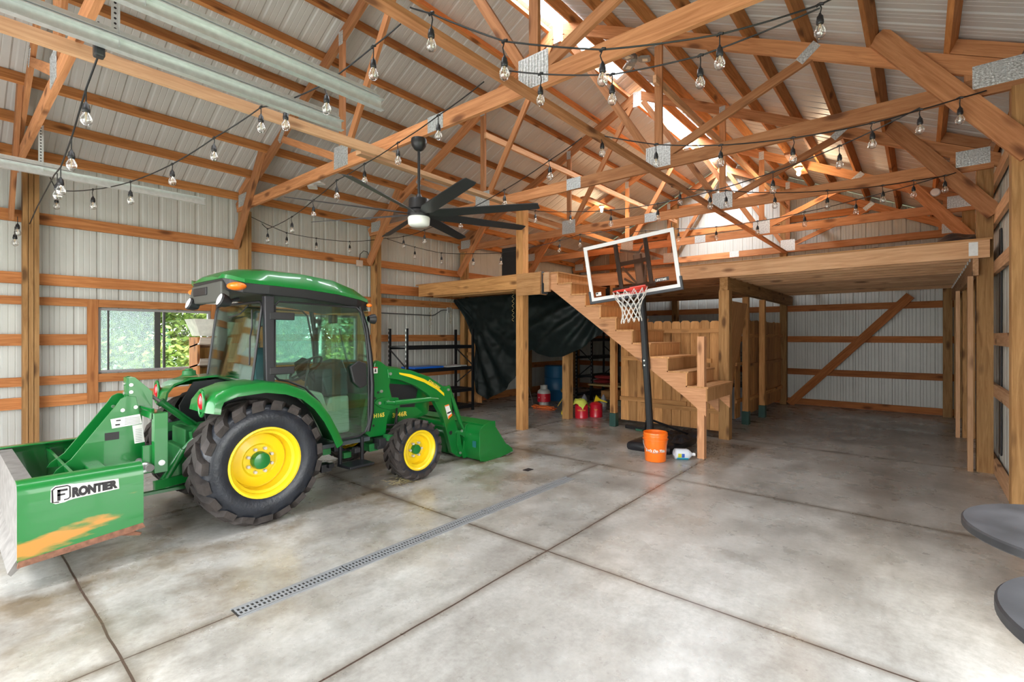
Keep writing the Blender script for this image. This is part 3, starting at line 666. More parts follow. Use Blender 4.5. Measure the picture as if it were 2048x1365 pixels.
# cab
CN, CF = -4.50, mir(-4.50)
mb = MB(); mb.box((CF, 1.98, .50), (CN, 2.99, .54)); O('cab_floor', mb, cabgrey, tr)
arc_o = [(1.385, 1.00), (1.40, 1.08), (1.46, 1.16), (1.60, 1.21), (1.85, 1.225), (2.05, 1.19), (2.22, 1.12), (2.36, 1.00), (2.47, .85), (2.55, .70), (2.61, .565)]
for s_ in (1, -1):
    X_ = (lambda x: x) if s_ > 0 else mir
    rings = []
    for i, (y, z) in enumerate(arc_o):
        a = Vector(arc_o[max(i-1, 0)]); b = Vector(arc_o[min(i+1, len(arc_o)-1)]); d = (b-a).normalized(); n = Vector((d.y, -d.x))   # inward normal
        w0 = -4.74; xo = -4.345+.02*(i < 2)
        sec = [(w0, 0), (-4.42, 0), (-4.37, .012), (xo, .05), (xo+.004, .10), (xo-.012, .10), (-4.40, .03), (w0, .018)]
        rings.append([(X_(x), y+n.x*h, z+n.y*h) for x, h in sec])
    fn = O('fender', MB().loft(rings), green, tr, smooth=40)
    if s_ > 0: tag(fn, 'glossy green near-side fender')
    inner = [(1.50, .95), (1.62, 1.17), (1.9, 1.19), (2.2, 1.10), (2.42, .9), (2.58, .56), (2.45, .50), (2.2, .56), (1.85, .62), (1.55, .62)]
    O('wheel_arch_liner', MB().prism(inner, X_(-4.76), X_(-4.73), 'x'), blk, tr)
    tl = O('tail_light', MB().ball((X_(-4.47), 1.395, 1.085), (.042, .03, .07)), redlens, tr, smooth=60)
    O('light_surround', MB().tube([(X_(-4.47)+.058*math.cos(t), 1.392+.0, 1.07+.105*math.sin(t)) for t in [PI*2*i/20 for i in range(20)]], .012, 8, closed=True), green, tl, smooth=60)
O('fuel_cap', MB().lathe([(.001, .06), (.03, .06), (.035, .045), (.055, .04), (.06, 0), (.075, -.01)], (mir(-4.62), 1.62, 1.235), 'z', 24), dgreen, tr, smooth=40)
# roof
def rring(y, zb, zt, hw, dz=0):
    p = [(-hw, zb), (-hw+.01, zb+.035), (-hw+.10, zt-.030), (-hw+.24, zt-.004), (0, zt), (hw-.24, zt-.004), (hw-.10, zt-.030), (hw-.01, zb+.035), (hw, zb)]
    return [(TX+a, y, b) for a, b in p]
RF = [(1.62, 2.13, 2.165, .40), (1.66, 2.115, 2.19, .49), (1.74, 2.085, 2.225, .575), (1.95, 2.075, 2.245, .605), (2.3, 2.06, 2.24, .615), (2.6, 2.035, 2.21, .612), (2.85, 2.00, 2.14, .595), (2.98, 1.975, 2.07, .56), (3.03, 1.965, 2.01, .50)]
O('cab_roof', MB().loft([rring(*q) for q in RF]), green, tr, smooth=28)
ur = [[(TX+a*(hw-.02), y, zb+.012) for a in (-1, 1)]+[(TX+a*(hw-.05), y+(.05 if i == 0 else 0), zb-.085) for a in (1, -1)] for i, (y, zb, zt, hw) in enumerate(RF)]
O('roof_underside', MB().loft(ur), blk, tr, bev=.01)
O('rear_panel', MB().prism([(TX-.40, 2.10), (TX+.36, 2.11), (TX+.36, 1.96), (TX+.25, 1.925), (TX-.40, 1.93), (TX-.47, 2.0)], 1.625, 1.70, 'y'), pm('roof_panel_grey', (.075, .078, .07), .5), tr, bev=.012)
O('rear_vent', MB().box((TX-.33, 1.612, 2.00), (TX+.02, 1.63, 2.075)), blk, tr, bev=.008)
for s_ in (1, -1):
    c = (TX+s_*.50, 1.70, 2.055)
    O('turn_signal', MB().ball(c, (.105, .075, .038), 18, 10), orangeg, tr, smooth=60)
    O('turn_signal', MB().ball((TX+s_*.57, 2.99, 1.945), (.03, .03, .02)), orangeg, tr, smooth=60)
    wl = MB().lathe([(.028, .085), (.052, .05), (.062, 0), (.055, -.012), (.001, -.010)], (0, 0, 0), 'y', 24)
    wl.v = [tuple(Matrix.Rotation(-.35, 3, 'X') @ Vector((v[0], v[1], v[2]))+Vector((TX+s_*.42+(.0 if s_ > 0 else .03), 1.60, 1.935))) for v in wl.v]
    w_ = O('work_light', wl, blk, tr, smooth=40)
    lens = MB().lathe([(.052, -.013), (.03, -.020), (.001, -.022)], (0, 0, 0), 'y', 20)
    lens.v = [tuple(Matrix.Rotation(-.35, 3, 'X') @ Vector(v)+Vector((TX+s_*.42+(.0 if s_ > 0 else .03), 1.60, 1.935))) for v in lens.v]
    O('lens', lens, whitep, w_, smooth=40)
    O('light_bracket', MB().tube([(TX+s_*.42, 1.68, 1.93), (TX+s_*.42, 1.75, 1.95)], .014, 8), blkm, w_)
    O('work_light', MB().lathe([(.03, -.06), (.05, -.02), (.055, .01), (.001, .02)], (TX+s_*.585, 3.03, 1.80), 'y', 20), blk, tr, smooth=40)
# pillars and glazing
for s_ in (1, -1):
    X_ = (lambda x: x) if s_ > 0 else mir
    O('rear_pillar', MB().prism([(1.915, 1.14), (1.99, 1.14), (1.985, 1.98), (1.90, 1.98)], X_(-4.56), X_(-4.49), 'x'), pm('satin_black_frame', (.03, .03, .035), .3, .3), tr, bev=.008)
    O('front_pillar', MB().tube([(X_(-4.57), 2.90, 1.95), (X_(-4.53), 2.965, 1.70), (X_(-4.51), 3.00, 1.4), (X_(-4.50), 3.015, 1.1), (X_(-4.50), 3.01, .8), (X_(-4.52), 2.98, .60)], .026, 8), blkm, tr, smooth=50)
    door = [(1.995, 1.90), (2.03, 1.935), (2.83, 1.915), (2.89, 1.86), (2.945, 1.6), (2.975, 1.3), (2.98, .95), (2.975, .68), (2.94, .60), (2.86, .565), (2.66, .565), (2.60, .60), (2.53, .78), (2.42, .97), (2.28, 1.12), (2.12, 1.195), (2.03, 1.215), (1.995, 1.25)]
    dg = O('door_glass', MB().prism(door, X_(-4.512), X_(-4.506), 'x'), cabglass, tr)
    O('door_seal', MB().tube([(X_(-4.508), y, z) for y, z in door], .011, 6, closed=True), blk, dg)
    O('door_handle', MB().prism([(2.74, 1.30), (2.84, 1.36), (2.93, 1.33), (2.94, 1.10), (2.86, 1.07), (2.78, 1.14)], X_(-4.50), X_(-4.47), 'x'), blk, tr, bev=.01)
    for z in (1.80, 1.30):
        O('door_hinge', MB().box((X_(-4.50), 1.94, z-.035), (X_(-4.485), 2.17, z+.035)), blk, tr, bev=.01)
def rq(a, b, z0, z1, r=.07, y=1.9, n=5):
    L = []
    for cx, cz, a0 in ((b-r, z1-r, 0), (a+r, z1-r, PI/2), (a+r, z0+r, PI), (b-r, z0+r, 1.5*PI)):
        for i in range(n): t = a0+PI/2*i/(n-1); L.append((cx+r*math.cos(t), cz+r*math.sin(t)))
    return L
q = rq(CF+.02, CN-.05, 1.14, 1.93)
rg = O('rear_glass', MB().loft([[(x, 1.905-.10*(1.93-z)/.79*(z < 1.9), z) for x, z in q], [(x, 1.911-.10*(1.93-z)/.79*(z < 1.9), z) for x, z in q]]), cabglass, tr)
O('seal', MB().tube([(x, 1.905-.10*(1.93-z)/.79*(z < 1.9), z) for x, z in q], .012, 6, closed=True), blk, rg)
O('rear_wiper', MB().tube([(-4.72, 1.88, 1.86), (-4.69, 1.87, 1.70), (-4.66, 1.84, 1.60), (-4.57, 1.80, 1.36)], .008, 6), blk, tr)
O('rear_mirror', MB().prism([(-4.80, 1.86), (-4.62, 1.83), (-4.58, 1.78), (-4.60, 1.71), (-4.78, 1.70), (-4.82, 1.74)], 1.93, 1.96, 'y'), cabgrey, tr, bev=.01)
O('rear_grab_bar', MB().tube([(-5.20, 1.86, 1.80), (-4.90, 1.85, 1.83), (-4.75, 1.86, 1.90)], .007, 6), blk, tr)
q = rq(CF+.03, CN-.03, .98, 1.92, .05)
O('windshield', MB().loft([[(x, 2.985, z) for x, z in q], [(x, 2.99, z) for x, z in q]]), cabglass, tr)
O('wiper', MB().tube([(-4.86, 3.0, 1.16), (-5.0, 2.995, 1.42), (-5.12, 2.995, 1.70)], .008, 6), blk, tr)
# interior
O('dash_console', MB().loft([[(TX-.20, 2.72, .96), (TX+.20, 2.72, .96), (TX+.22, 2.96, .96), (TX-.22, 2.96, .96)], [(TX-.20, 2.66, 1.16), (TX+.20, 2.66, 1.16), (TX+.20, 2.96, 1.22), (TX-.20, 2.96, 1.22)],
     [(TX-.15, 2.72, 1.30), (TX+.15, 2.72, 1.30), (TX+.13, 2.94, 1.36), (TX-.13, 2.94, 1.36)]]), cabgrey, tr, bev=.02)
O('lower_console', MB().loft([[(TX-.12, 2.58, .55), (TX+.22, 2.58, .55), (TX+.24, 2.97, .55), (TX-.24, 2.97, .55)], [(TX-.14, 2.74, .96), (TX+.20, 2.74, .96), (TX+.22, 2.97, .96), (TX-.22, 2.97, .96)]]), cream, tr, bev=.03)
O('side_console', MB().prism([(2.0, .60), (2.0, 1.06), (2.35, 1.10), (2.62, 1.02), (2.72, .72), (2.74, .56)], -4.98, -4.79, 'x'), cream, tr, bev=.03)
O('side_console', MB().prism([(2.0, .60), (2.0, 1.06), (2.35, 1.10), (2.62, 1.02), (2.72, .72)], mir(-4.98), mir(-4.79), 'x'), cabgrey, tr, bev=.03)
wc = Vector((TX, 2.58, 1.27)); ax = Vector((0, -.62, .78)).normalized(); u = Vector((1, 0, 0)); v_ = ax.cross(u)
ring = [wc+(u*math.cos(t)+v_*math.sin(t))*.19 for t in [2*PI*i/32 for i in range(32)]]
sw = MB().tube(ring, .014, 8, closed=True); 
for a in (0.2, 2.3, 4.4): sw.tube([wc-ax*.03, wc+(u*math.cos(a)+v_*math.sin(a))*.185], .012, 6)
sw.cyl(wc-ax*.22, wc, .03); O('steering_wheel', sw, blk, tr, smooth=60)
O('gauge_screen', MB().loft([[(TX-.09, 2.70, 1.20), (TX+.09, 2.70, 1.20), (TX+.08, 2.735, 1.30), (TX-.08, 2.735, 1.30)], [(TX-.09, 2.69, 1.205), (TX+.09, 2.69, 1.205), (TX+.08, 2.725, 1.305), (TX-.08, 2.725, 1.305)]]), pm('gauge_glass', (.15, .2, .2), .2), tr)
seat = MB(); sr = []
for y, z, w in ((2.03, .98, .22), (2.02, 1.12, .24), (2.01, 1.30, .22), (2.02, 1.44, .17), (2.04, 1.50, .10)):
    sr.append([(TX-w, y+.05, z), (TX-w*.9, y-.03, z), (TX+w*.9, y-.03, z), (TX+w, y+.05, z), (TX+w*.8, y+.11, z), (TX-w*.8, y+.11, z)])
seat.loft(sr); O('seat_back', seat, pm('seat_vinyl', (.05, .10, .12), .35), tr, smooth=50)
O('seat', MB().box((TX-.24, 2.05, .84), (TX+.24, 2.52, .97)), pm('seat_vinyl', (0, 0, 0)), tr, bev=.04)
O('seat_base', MB().box((TX-.16, 2.08, .54), (TX+.16, 2.45, .84)), blk, tr)
O('joystick', MB().tube([(-4.86, 2.45, 1.05), (-4.84, 2.47, 1.22), (-4.85, 2.49, 1.28)], [.01, .012, .024], 8), blk, tr, smooth=60)
O('interior_mirror', MB().box((-5.2, 2.90, 1.76), (-5.02, 2.92, 1.86)), blk, tr, bev=.01)
# three point hitch on the tractor
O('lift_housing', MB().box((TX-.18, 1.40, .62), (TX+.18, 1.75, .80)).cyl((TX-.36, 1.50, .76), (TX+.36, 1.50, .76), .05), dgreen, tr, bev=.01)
for s_ in (1, -1):
    X_ = (lambda x: x) if s_ > 0 else mir
    O('lift_rod', MB().tube([(X_(-4.74), 1.45, .78), (X_(-4.76), 1.35, .66)], .022, 8).tube([(X_(-4.76), 1.35, .66), (X_(-4.80), 1.22, .42)], .034, 8), green, tr, smooth=50)
    O('lower_link', MB().bar((X_(-4.86), 1.75, .42), (X_(-4.76), 1.14, .40), .035, .075), green, tr, bev=.006)
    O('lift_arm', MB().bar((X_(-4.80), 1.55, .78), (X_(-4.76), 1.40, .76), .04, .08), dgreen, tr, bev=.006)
O('drawbar', MB().bar((TX+.06, 1.75, .27), (TX+.02, .98, .27), .05, .025), green, tr)
# loader
MAST = [(3.12, 1.32), (3.16, 1.345), (3.20, 1.33), (3.335, 1.235), (3.345, 1.19), (3.31, 1.05), (3.34, .93), (3.36, .88), (3.33, .79), (3.285, .69), (3.26, .50), (3.06, .51), (2.99, .57), (2.99, .70), (3.04, .92), (3.09, 1.18)]
ARM = [(3.27, 1.245), (3.34, 1.25), (3.60, 1.215), (3.88, 1.12), (4.12, .98), (4.20, .98), (4.235, .955), (4.25, .80), (4.27, .64), (4.47, .10), (4.44, .04), (4.38, .04), (4.26, .12), (4.10, .60), (4.02, .72), (3.97, .80), (3.84, .92), (3.66, 1.03), (3.45, 1.11), (3.29, 1.14)]
for s_ in (1, -1):
    X_ = (lambda x: x) if s_ > 0 else mir
    a, b = X_(-4.665), X_(-4.60)
    ma = O('loader_mast', MB().prism(MAST, a, b, 'x'), green, tr, bev=.006)
    ar = O('loader_arm', MB().prism(ARM, X_(-4.655), X_(-4.585), 'x'), green, tr, bev=.008)
    bk = O('cylinder_bracket', MB().prism([(3.10, .88), (3.14, .92), (3.22, .93), (3.42, .91), (3.44, .80), (3.30, .78), (3.18, .82)], X_(-4.60), X_(-4.575), 'x'), green, tr, bev=.004)
    cy = MB().cyl((X_(-4.545), 3.34, .86), (X_(-4.545), 3.86, .85), .030, n=16).cyl((X_(-4.545), 3.86, .85), (X_(-4.555), 3.99, .83), .024, n=14).cyl((X_(-4.545), 3.22, .875), (X_(-4.545), 3.34, .86), .022, n=12)
    O('lift_cylinder', cy, green, tr, smooth=50)
    tc_ = MB().cyl((X_(-4.62), 4.225, .98), (X_(-4.62), 4.40, .58), .020, n=12).cyl((X_(-4.62), 4.26, .88), (X_(-4.62), 4.44, .48), .030, n=16).cyl((X_(-4.62), 4.44, .48), (X_(-4.62), 4.50, .36), .02, .02, 12)
    O('tilt_cylinder', tc_, green, tr, smooth=50)
    lk = MB().prism([(4.30, .37), (4.34, .40), (4.50, .36), (4.56, .22), (4.52, .20), (4.44, .31)], X_(-4.60), X_(-4.57), 'x').prism([(4.33, .38), (4.37, .38), (4.43, .12), (4.38, .08), (4.33, .22)], X_(-4.59), X_(-4.565), 'x')
    lk.prism([(4.44, .24), (4.50, .25), (4.57, .10), (4.56, .04), (4.44, .02), (4.41, .08)], X_(-4.58), X_(-4.55), 'x').prism([(4.50, .44), (4.56, .46), (4.52, .30), (4.47, .30)], X_(-4.60), X_(-4.58), 'x')
    O('bucket_linkage', lk, green, tr, bev=.004)
    for (y, z, xx) in ((3.31, 1.19, -4.583), (3.16, .875, -4.573), (4.19, .935, -4.583), (4.0, .83, -4.583), (4.41, .38, -4.567), (4.38, .10, -4.562), (4.50, .22, -4.560), (3.20, 1.00, -4.597), (3.27, .88, -4.57)):
        O('pivot_pin', MB().cyl((X_(xx-.004), y, z), (X_(xx+.010), y, z), .017, n=14), steelm, ma if y < 3.3 else ar)
    for (y, z) in ((3.16, .99), (3.12, .93), (3.10, .63)):
        O('hole', MB().cyl((X_(-4.602), y, z), (X_(-4.5975), y, z), .014, n=14), ink, ma)
    O('arm_hole', MB().cyl((X_(-4.587), 4.235, .38), (X_(-4.5835), 4.235, .38), .026, n=16), ink, ar)
ys = [(3.43, 1.185), (3.6, 1.155), (3.8, 1.085), (4.0, .98), (4.12, .885)]
yp = [(y, z+.012) for y, z in ys]+[(4.125, .86)]+[(y, z-.028) for y, z in reversed(ys[1:-1])]+[(3.44, 1.175)]
O('yellow_stripe', MB().prism(yp, -4.5855, -4.583, 'x'), yellow, tr)
text('maker_lettering', 'JOHN DEERE', .043, .002, gold, tr, (-4.582, 3.865, 1.062), (0, 1, -.62), (0, .62, 1), spacing=.92, sx=.92)
text('loader_lettering', 'H165', .062, .002, gold, tr, (-4.597, 3.10, .715), (0, 1, 0), (0, 0, 1), spacing=1.05, bold=.0015)
for (y, z, w, h) in ((3.125, 1.24, .055, .07), (3.08, 1.10, .05, .06), (3.045, .96, .028, .06)):
    d = O('warning_decal', MB().box((-4.599, y-w/2, z-h/2), (-4.597, y+w/2, z+h/2)), decal, tr)
    O('decal_header', MB().box((-4.5975, y-w/2, z+h/2-.012), (-4.5962, y+w/2, z+h/2)), redp, d)
    O('decal_figure', MB().prism([(y-.012, z-.02), (y+.012, z-.02), (y+.006, z+.015), (y-.002, z+.02)], -4.5972, -4.5962, 'x'), ink, d)
d = O('warning_decal', MB().prism([(4.13, .74), (4.20, .75), (4.26, .60), (4.19, .56)], -4.584, -4.5825, 'x'), decal, tr)
O('decal_header', MB().prism([(4.13, .74), (4.20, .75), (4.206, .735), (4.136, .725)], -4.5828, -4.582, 'x'), orangeb, d)
O('decal_footer', MB().prism([(4.19, .60), (4.25, .625), (4.26, .60), (4.19, .56)], -4.5828, -4.582, 'x'), orangeb, d)
O('decal_bars', MB().prism([(4.17, .645), (4.235, .66), (4.24, .64), (4.175, .625)], -4.5828, -4.582, 'x'), ink, d)
# bucket
B0, B1 = -4.28, mir(-4.28)
outer = [(4.70, .475), (4.60, .478), (4.53, .43), (4.46, .30), (4.455, .12), (4.50, .02), (4.58, .004), (5.08, .012)]
sh = []
for x in (B0-.006, B1+.006): sh.append([(x, y, z) for y, z in outer]+[(x, y+.012, z-.0) if y < 4.52 else (x, y, z+(.012 if z < .2 else -.012)) for y, z in reversed(outer)])
bu = O('bucket', MB().loft(sh), green, tr, smooth=35)
sp = [(4.62, .50), (4.74, .50), (4.745, .425), (4.96, .16), (4.99, .15), (5.09, .075), (5.10, .035), (5.04, .03), (4.84, .004), (4.55, .0), (4.46, .02), (4.44, .10), (4.45, .42), (4.52, .47)]
for x in (B0, B1): O('side_plate', MB().prism(sp, x-.006, x+.006, 'x'), green, bu, bev=.002)
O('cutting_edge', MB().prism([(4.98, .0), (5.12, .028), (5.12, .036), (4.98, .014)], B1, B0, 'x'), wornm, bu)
O('reflector', MB().box((-4.40, 4.440, .19), (-4.34, 4.447, .27)), pm('teal_sticker', (.02, .16, .16), .3), bu)
O('top_spill_guard', MB().prism([(4.56, .47), (4.72, .50), (4.72, .49), (4.56, .46)], B1, B0, 'x'), green, bu)
O('cross_tube', MB().cyl((mir(-4.6), 4.16, .50), (-4.6, 4.16, .50), .04, n=16), green, tr, smooth=50)
for x in (-4.9, -5.25): O('bucket_rib', MB().box((x-.01, 4.43, .05), (x+.01, 4.47, .42)), green, bu)

# ---------------------------------------------------------------- box blade and quick hitch
bb = T('box_blade', (TX, .65, 0), 'green box blade implement behind the tractor with scraped side plates', 'box blade')
def side(xs, nm):
    s_ = 1 if xs > TX else -1
    sec = [(0, .27), (0, .62), (-.006, .66), (-.028, .69), (-.06, .702), (-.12, .700), (-.12, .69), (-.06, .690), (-.035, .680), (-.014, .655), (-.010, .62), (-.010, .27)]
    lo_ = lambda y: -.06*(1-(y-.33)/.63)
    rings = [[(xs+s_*(-abs(dx)) if dx else xs, y, z+(lo_(y) if z < .4 else 0)) for dx, z in sec] for y in (.325, .42, .88, .965)]
    return MB().loft(rings)
def scrape():
    m = pm('scraped_green_plate', (.004, .165, .026), .32, coat=.4); n = m.node_tree.nodes; l = m.node_tree.links
    g_ = n.new('ShaderNodeNewGeometry'); sp_ = n.new('ShaderNodeSeparateXYZ'); l.new(g_.outputs['Position'], sp_.inputs[0])
    x = n.new('ShaderNodeTexNoise'); x.inputs['Scale'].default_value = 9; x.inputs['Detail'].default_value = 9
    mp = n.new('ShaderNodeMapping'); mp.inputs['Scale'].default_value = (1, .5, 2.2); mp.inputs['Rotation'].default_value = (.22, 0, 0); l.new(g_.outputs['Position'], mp.inputs[0]); l.new(mp.outputs[0], x.inputs['Vector'])
    # worn patch centred on the lower part of the plate
    def M(op, a, b):
        q = n.new('ShaderNodeMath'); q.operation = op
        for i, v in enumerate((a, b)):
            if hasattr(v, 'is_output'): l.new(v, q.inputs[i])
            else: q.inputs[i].default_value = v
        return q.outputs[0]
    ctr = M('ADD', M('MULTIPLY', sp_.outputs[1], .16), .228); dz = M('ABSOLUTE', M('SUBTRACT', sp_.outputs[2], ctr), 0)
    k = M('MAXIMUM', M('SUBTRACT', 1.0, M('MULTIPLY', dz, 11)), 0); k = M('MULTIPLY', k, M('MAXIMUM', M('MINIMUM', M('MULTIPLY', M('SUBTRACT', .90, sp_.outputs[1]), 6), 1), 0)); k = M('ADD', k, M('MULTIPLY', M('SUBTRACT', x.outputs['Fac'], .5), 1.6))
    r = n.new('ShaderNodeValToRGB'); r.color_ramp.elements[0].position = .35; r.color_ramp.elements[1].position = .7
    r.color_ramp.elements[0].color = (.004, .165, .026, 1); r.color_ramp.elements[1].color = (.50, .22, .03, 1); l.new(k, r.inputs[0]); l.new(r.outputs[0], n['Principled BSDF'].inputs['Base Color']); return m
scr = scrape()
s1 = O('side_plate', side(-4.28, ''), scr, bb, smooth=45)
tag(s1, 'near side plate with a white bordered word and orange scrapes')
s2 = O('side_plate', side(mir(-4.28), ''), green, bb, smooth=45)
for xs in (-4.285, mir(-4.285)): O('skid_shoe', MB().prism([(.325, .175), (.33, .215), (.96, .275), (.975, .24), (.88, .225)], xs-.014, xs+.008, 'x'), rustm, bb)
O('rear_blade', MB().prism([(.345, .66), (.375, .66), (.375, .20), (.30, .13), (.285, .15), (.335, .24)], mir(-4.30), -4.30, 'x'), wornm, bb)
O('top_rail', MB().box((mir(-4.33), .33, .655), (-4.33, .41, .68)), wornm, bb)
O('rear_moldboard', MB().prism([(.38, .62), (.40, .62), (.41, .30), (.40, .20), (.385, .3)], mir(-4.30), -4.30, 'x'), pm('rusty_green', (.05, .10, .035), .6, noise_amt=.6, nscale=6), bb)
O('front_moldboard', MB().prism([(.62, .64), (.64, .64), (.67, .48), (.66, .34), (.60, .22), (.585, .23), (.63, .36), (.64, .48)], mir(-4.30), -4.30, 'x'), green, bb)
O('scarifier_bar', MB().box((mir(-4.31), .74, .56), (-4.31, .84, .62)), green, bb, bev=.006)
for i in range(5):
    x = -4.45-.317*i
    O('scarifier_shank', MB().prism([(.77, .62), (.81, .62), (.82, .30), (.90, .20), (.99, .15), (.98, .135), (.86, .17), (.79, .26)], x-.012, x+.012, 'x'), rustm, bb)
fp = [(.56, .585), (.58, .62), (.66, .68), (.93, 1.06), (.96, 1.11), (1.00, 1.13), (1.06, 1.12), (1.08, 1.00), (1.12, .72), (1.11, .60), (1.07, .56)]
for x in (-4.93, -5.24):
    pl = O('frame_plate', MB().prism(fp, x-.006, x+.006, 'x'), green, bb, bev=.002)
    for (y, z) in ((.97, 1.02), (1.055, 1.035)): O('pin', MB().cyl((x, y, z), (x+.02, y, z), .014, n=14), steelm, pl)
    if x > -5:
        O('frame_slot', MB().box((x+.005, .86, .79), (x+.0075, .95, .85)), ink, pl)
        d = O('safety_decal', MB().prism([(.895, .955), (1.085, .975), (1.10, .895), (.905, .88)], x+.006, x+.0085, 'x'), decal, pl)
        O('safety_decal', MB().prism([(1.035, .885), (1.10, .89), (1.118, .74), (1.05, .735)], x+.0062, x+.0087, 'x'), decal, pl)
        for j in range(5): O('print_lines', MB().box((x+.0087, .985, .90+j*.012), (x+.0092, 1.085, .904+j*.012)), pm('print_grey', (.3, .3, .3), .6), pl)
        for j in range(8): O('print_lines', MB().box((x+.0087, 1.055, .75+j*.014), (x+.0092, 1.098, .754+j*.014)), pm('print_grey', (.3, .3, .3), .6), pl)
        O('print_figure', MB().box((x+.0087, .93, .935), (x+.0092, .96, .945)).box((x+.0087, .925, .90), (x+.0092, .955, .912)), ink, pl)
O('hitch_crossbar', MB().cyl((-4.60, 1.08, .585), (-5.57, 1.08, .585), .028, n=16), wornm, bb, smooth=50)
# lettered sticker on the side plate: white bordered plate of its own outline, black letters
XS = -4.2795
bd = [(.476, .548), (.478, .630), (.498, .648), (.572, .645), (.590, .640), (.822, .622), (.826, .552), (.590, .543), (.560, .538), (.545, .532), (.50, .530)]
sk = O('name_sticker', MB().prism(bd, XS-.001, XS+.0015, 'x'), decal, bb)
fo = [(.516, .540), (.486, .543), (.484, .622), (.500, .637), (.556, .637), (.569, .628), (.570, .560), (.560, .550), (.540, .548)]
O('logo_outline', MB().tube([(XS+.002, y, z) for y, z in fo], .0045, 5), ink, sk)
O('logo_letter', MB().box((XS+.001, .508, .548), (XS+.004, .523, .620)).box((XS+.001, .508, .606), (XS+.004, .558, .620)).box((XS+.001, .508, .580), (XS+.004, .546, .591)), ink, sk)
t_ = text('name_lettering', 'RONTIER', .085, .0015, ink, sk, (0, 0, 0), (0, 1, 0), (0, 0, 1), spacing=1.0, bold=.0062)
co = [v.co.copy() for v in t_.data.vertices]; y0, y1 = min(c.y for c in co), max(c.y for c in co); z0, z1 = min(c.z for c in co), max(c.z for c in co)
for v in t_.data.vertices:
    f = (v.co.y-y0)/(y1-y0); g_ = (v.co.z-z0)/(z1-z0); v.co.y = .580+.237*f; v.co.z = (.551+.009*f)+(.068-.010*f)*g_; v.co.x += XS+.003
t_.location = -WL[sk]
qh = T('quick_hitch', (TX, 1.17, 0), 'upright green quick hitch frame joining tractor and box blade', 'hitch')
for x in (-4.70, mir(-4.70)):
    O('upright_tube', MB().box((x-.035, 1.12, .52), (x+.035, 1.215, 1.0)), green, qh, bev=.004)
    O('pivot_pin', MB().cyl((x+.034, 1.17, .60), (x+.046, 1.17, .60), .022, n=18), whitep, qh)
    O('side_ear', MB().box((x-.05, 1.06, .52), (x-.03, 1.13, .74)), green, qh, bev=.003)
O('top_tube', MB().box((mir(-4.70), 1.12, .945), (-4.70, 1.20, 1.0)), green, qh, bev=.004)
O('top_hook', MB().prism([(1.02, .96), (1.02, 1.27), (1.05, 1.28), (1.08, 1.27), (1.20, 1.14), (1.20, 1.0)], TX-.045, TX-.03, 'x').prism([(1.02, .96), (1.02, 1.27), (1.05, 1.28), (1.08, 1.27), (1.20, 1.14), (1.20, 1.0)], TX+.03, TX+.045, 'x').box((TX-.045, 1.02, .96), (TX+.045, 1.035, 1.27)), green, qh, bev=.003)
for z in (1.21, 1.15, 1.09): O('bolt', MB().cyl((TX+.045, 1.05, z), (TX+.055, 1.05, z), .014, n=12), steelm, qh)
for z in (1.22, 1.14, 1.06): O('bolt', MB().cyl((TX+.0, 1.02, z), (TX+.0, 1.008, z), .015, n=12), steelm, qh)
O('latch_lever', MB().bar((TX+.06, 1.12, 1.02), (TX+.26, 1.15, 1.01), .02, .02), green, qh)
O('guide_ring', MB().tube([(-4.70+.05, 1.05+.03*math.cos(t), .585+.03*math.sin(t)) for t in [2*PI*i/20 for i in range(20)]], .010, 8, closed=True), whitep, qh, smooth=60)
tl = T('top_link', (TX, 1.15, 0), 'green turnbuckle top link bar between hitch and tractor', 'link')
O('barrel', MB().cyl((TX, 1.27, 1.04), (TX, 1.53, .80), .030, n=14), green, tl, smooth=50)
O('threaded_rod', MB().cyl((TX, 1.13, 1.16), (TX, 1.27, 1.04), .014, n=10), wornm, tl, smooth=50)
O('end_clevis', MB().cyl((TX, 1.53, .80), (TX, 1.60, .73), .036, n=14), green, tl, smooth=50)
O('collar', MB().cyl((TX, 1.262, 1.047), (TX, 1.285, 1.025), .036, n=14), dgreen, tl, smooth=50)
# ---------------------------------------------------------------- ceiling fan
fx, fy, fz = -3.82, 3.1, 2.83
fan = T('ceiling_fan', (fx, fy, 3.5), 'large black eight-bladed ceiling fan hanging from the second truss', 'ceiling fan')
O('canopy', MB().lathe([(.002, 3.58), (.075, 3.58), (.08, 3.55), (.07, 3.51), (.045, 3.475), (.02, 3.46), (.002, 3.46)], (fx, fy, 0), 'z', 28), blk, fan, smooth=40)
O('down_rod', MB().cyl((fx, fy, 3.0), (fx, fy, 3.48), .014, n=12), blk, fan, smooth=40)
O('motor_housing', MB().lathe([(.002, 3.03), (.02, 3.03), (.04, 2.985), (.095, 2.98), (.10, 2.96), (.10, 2.88), (.085, 2.865), (.11, 2.86), (.115, 2.84), (.11, 2.80), (.002, 2.80)], (fx, fy, 0), 'z', 32), blk, fan, smooth=35)
O('light_globe', MB().lathe([(.105, 2.80), (.11, 2.79), (.105, 2.73), (.09, 2.715), (.002, 2.71)], (fx, fy, 0), 'z', 32), pm('frosted_glass', (.82, .84, .80), .3), fan, smooth=50)
for k in range(8):
    a = math.radians(25+45*k); r = Vector((math.cos(a), math.sin(a), 0)); t_ = Vector((-r.y, r.x, 0)); rings = []
    for d, w, tw_ in ((.08, .025, -.2), (.16, .04, -.35), (.24, .062, -.36), (.8, .06, -.30), (1.17, .055, -.26), (1.22, .045, -.25)):
        c = Vector((fx, fy, fz))+r*d; e = t_*math.cos(tw_)+Vector((0, 0, math.sin(tw_))); nn = Vector((0, 0, 1))*.0035
        rings.append([c-e*w-nn, c+e*w-nn, c+e*w+nn, c-e*w+nn])
    O('blade', MB().loft(rings), blk, fan, smooth=30)
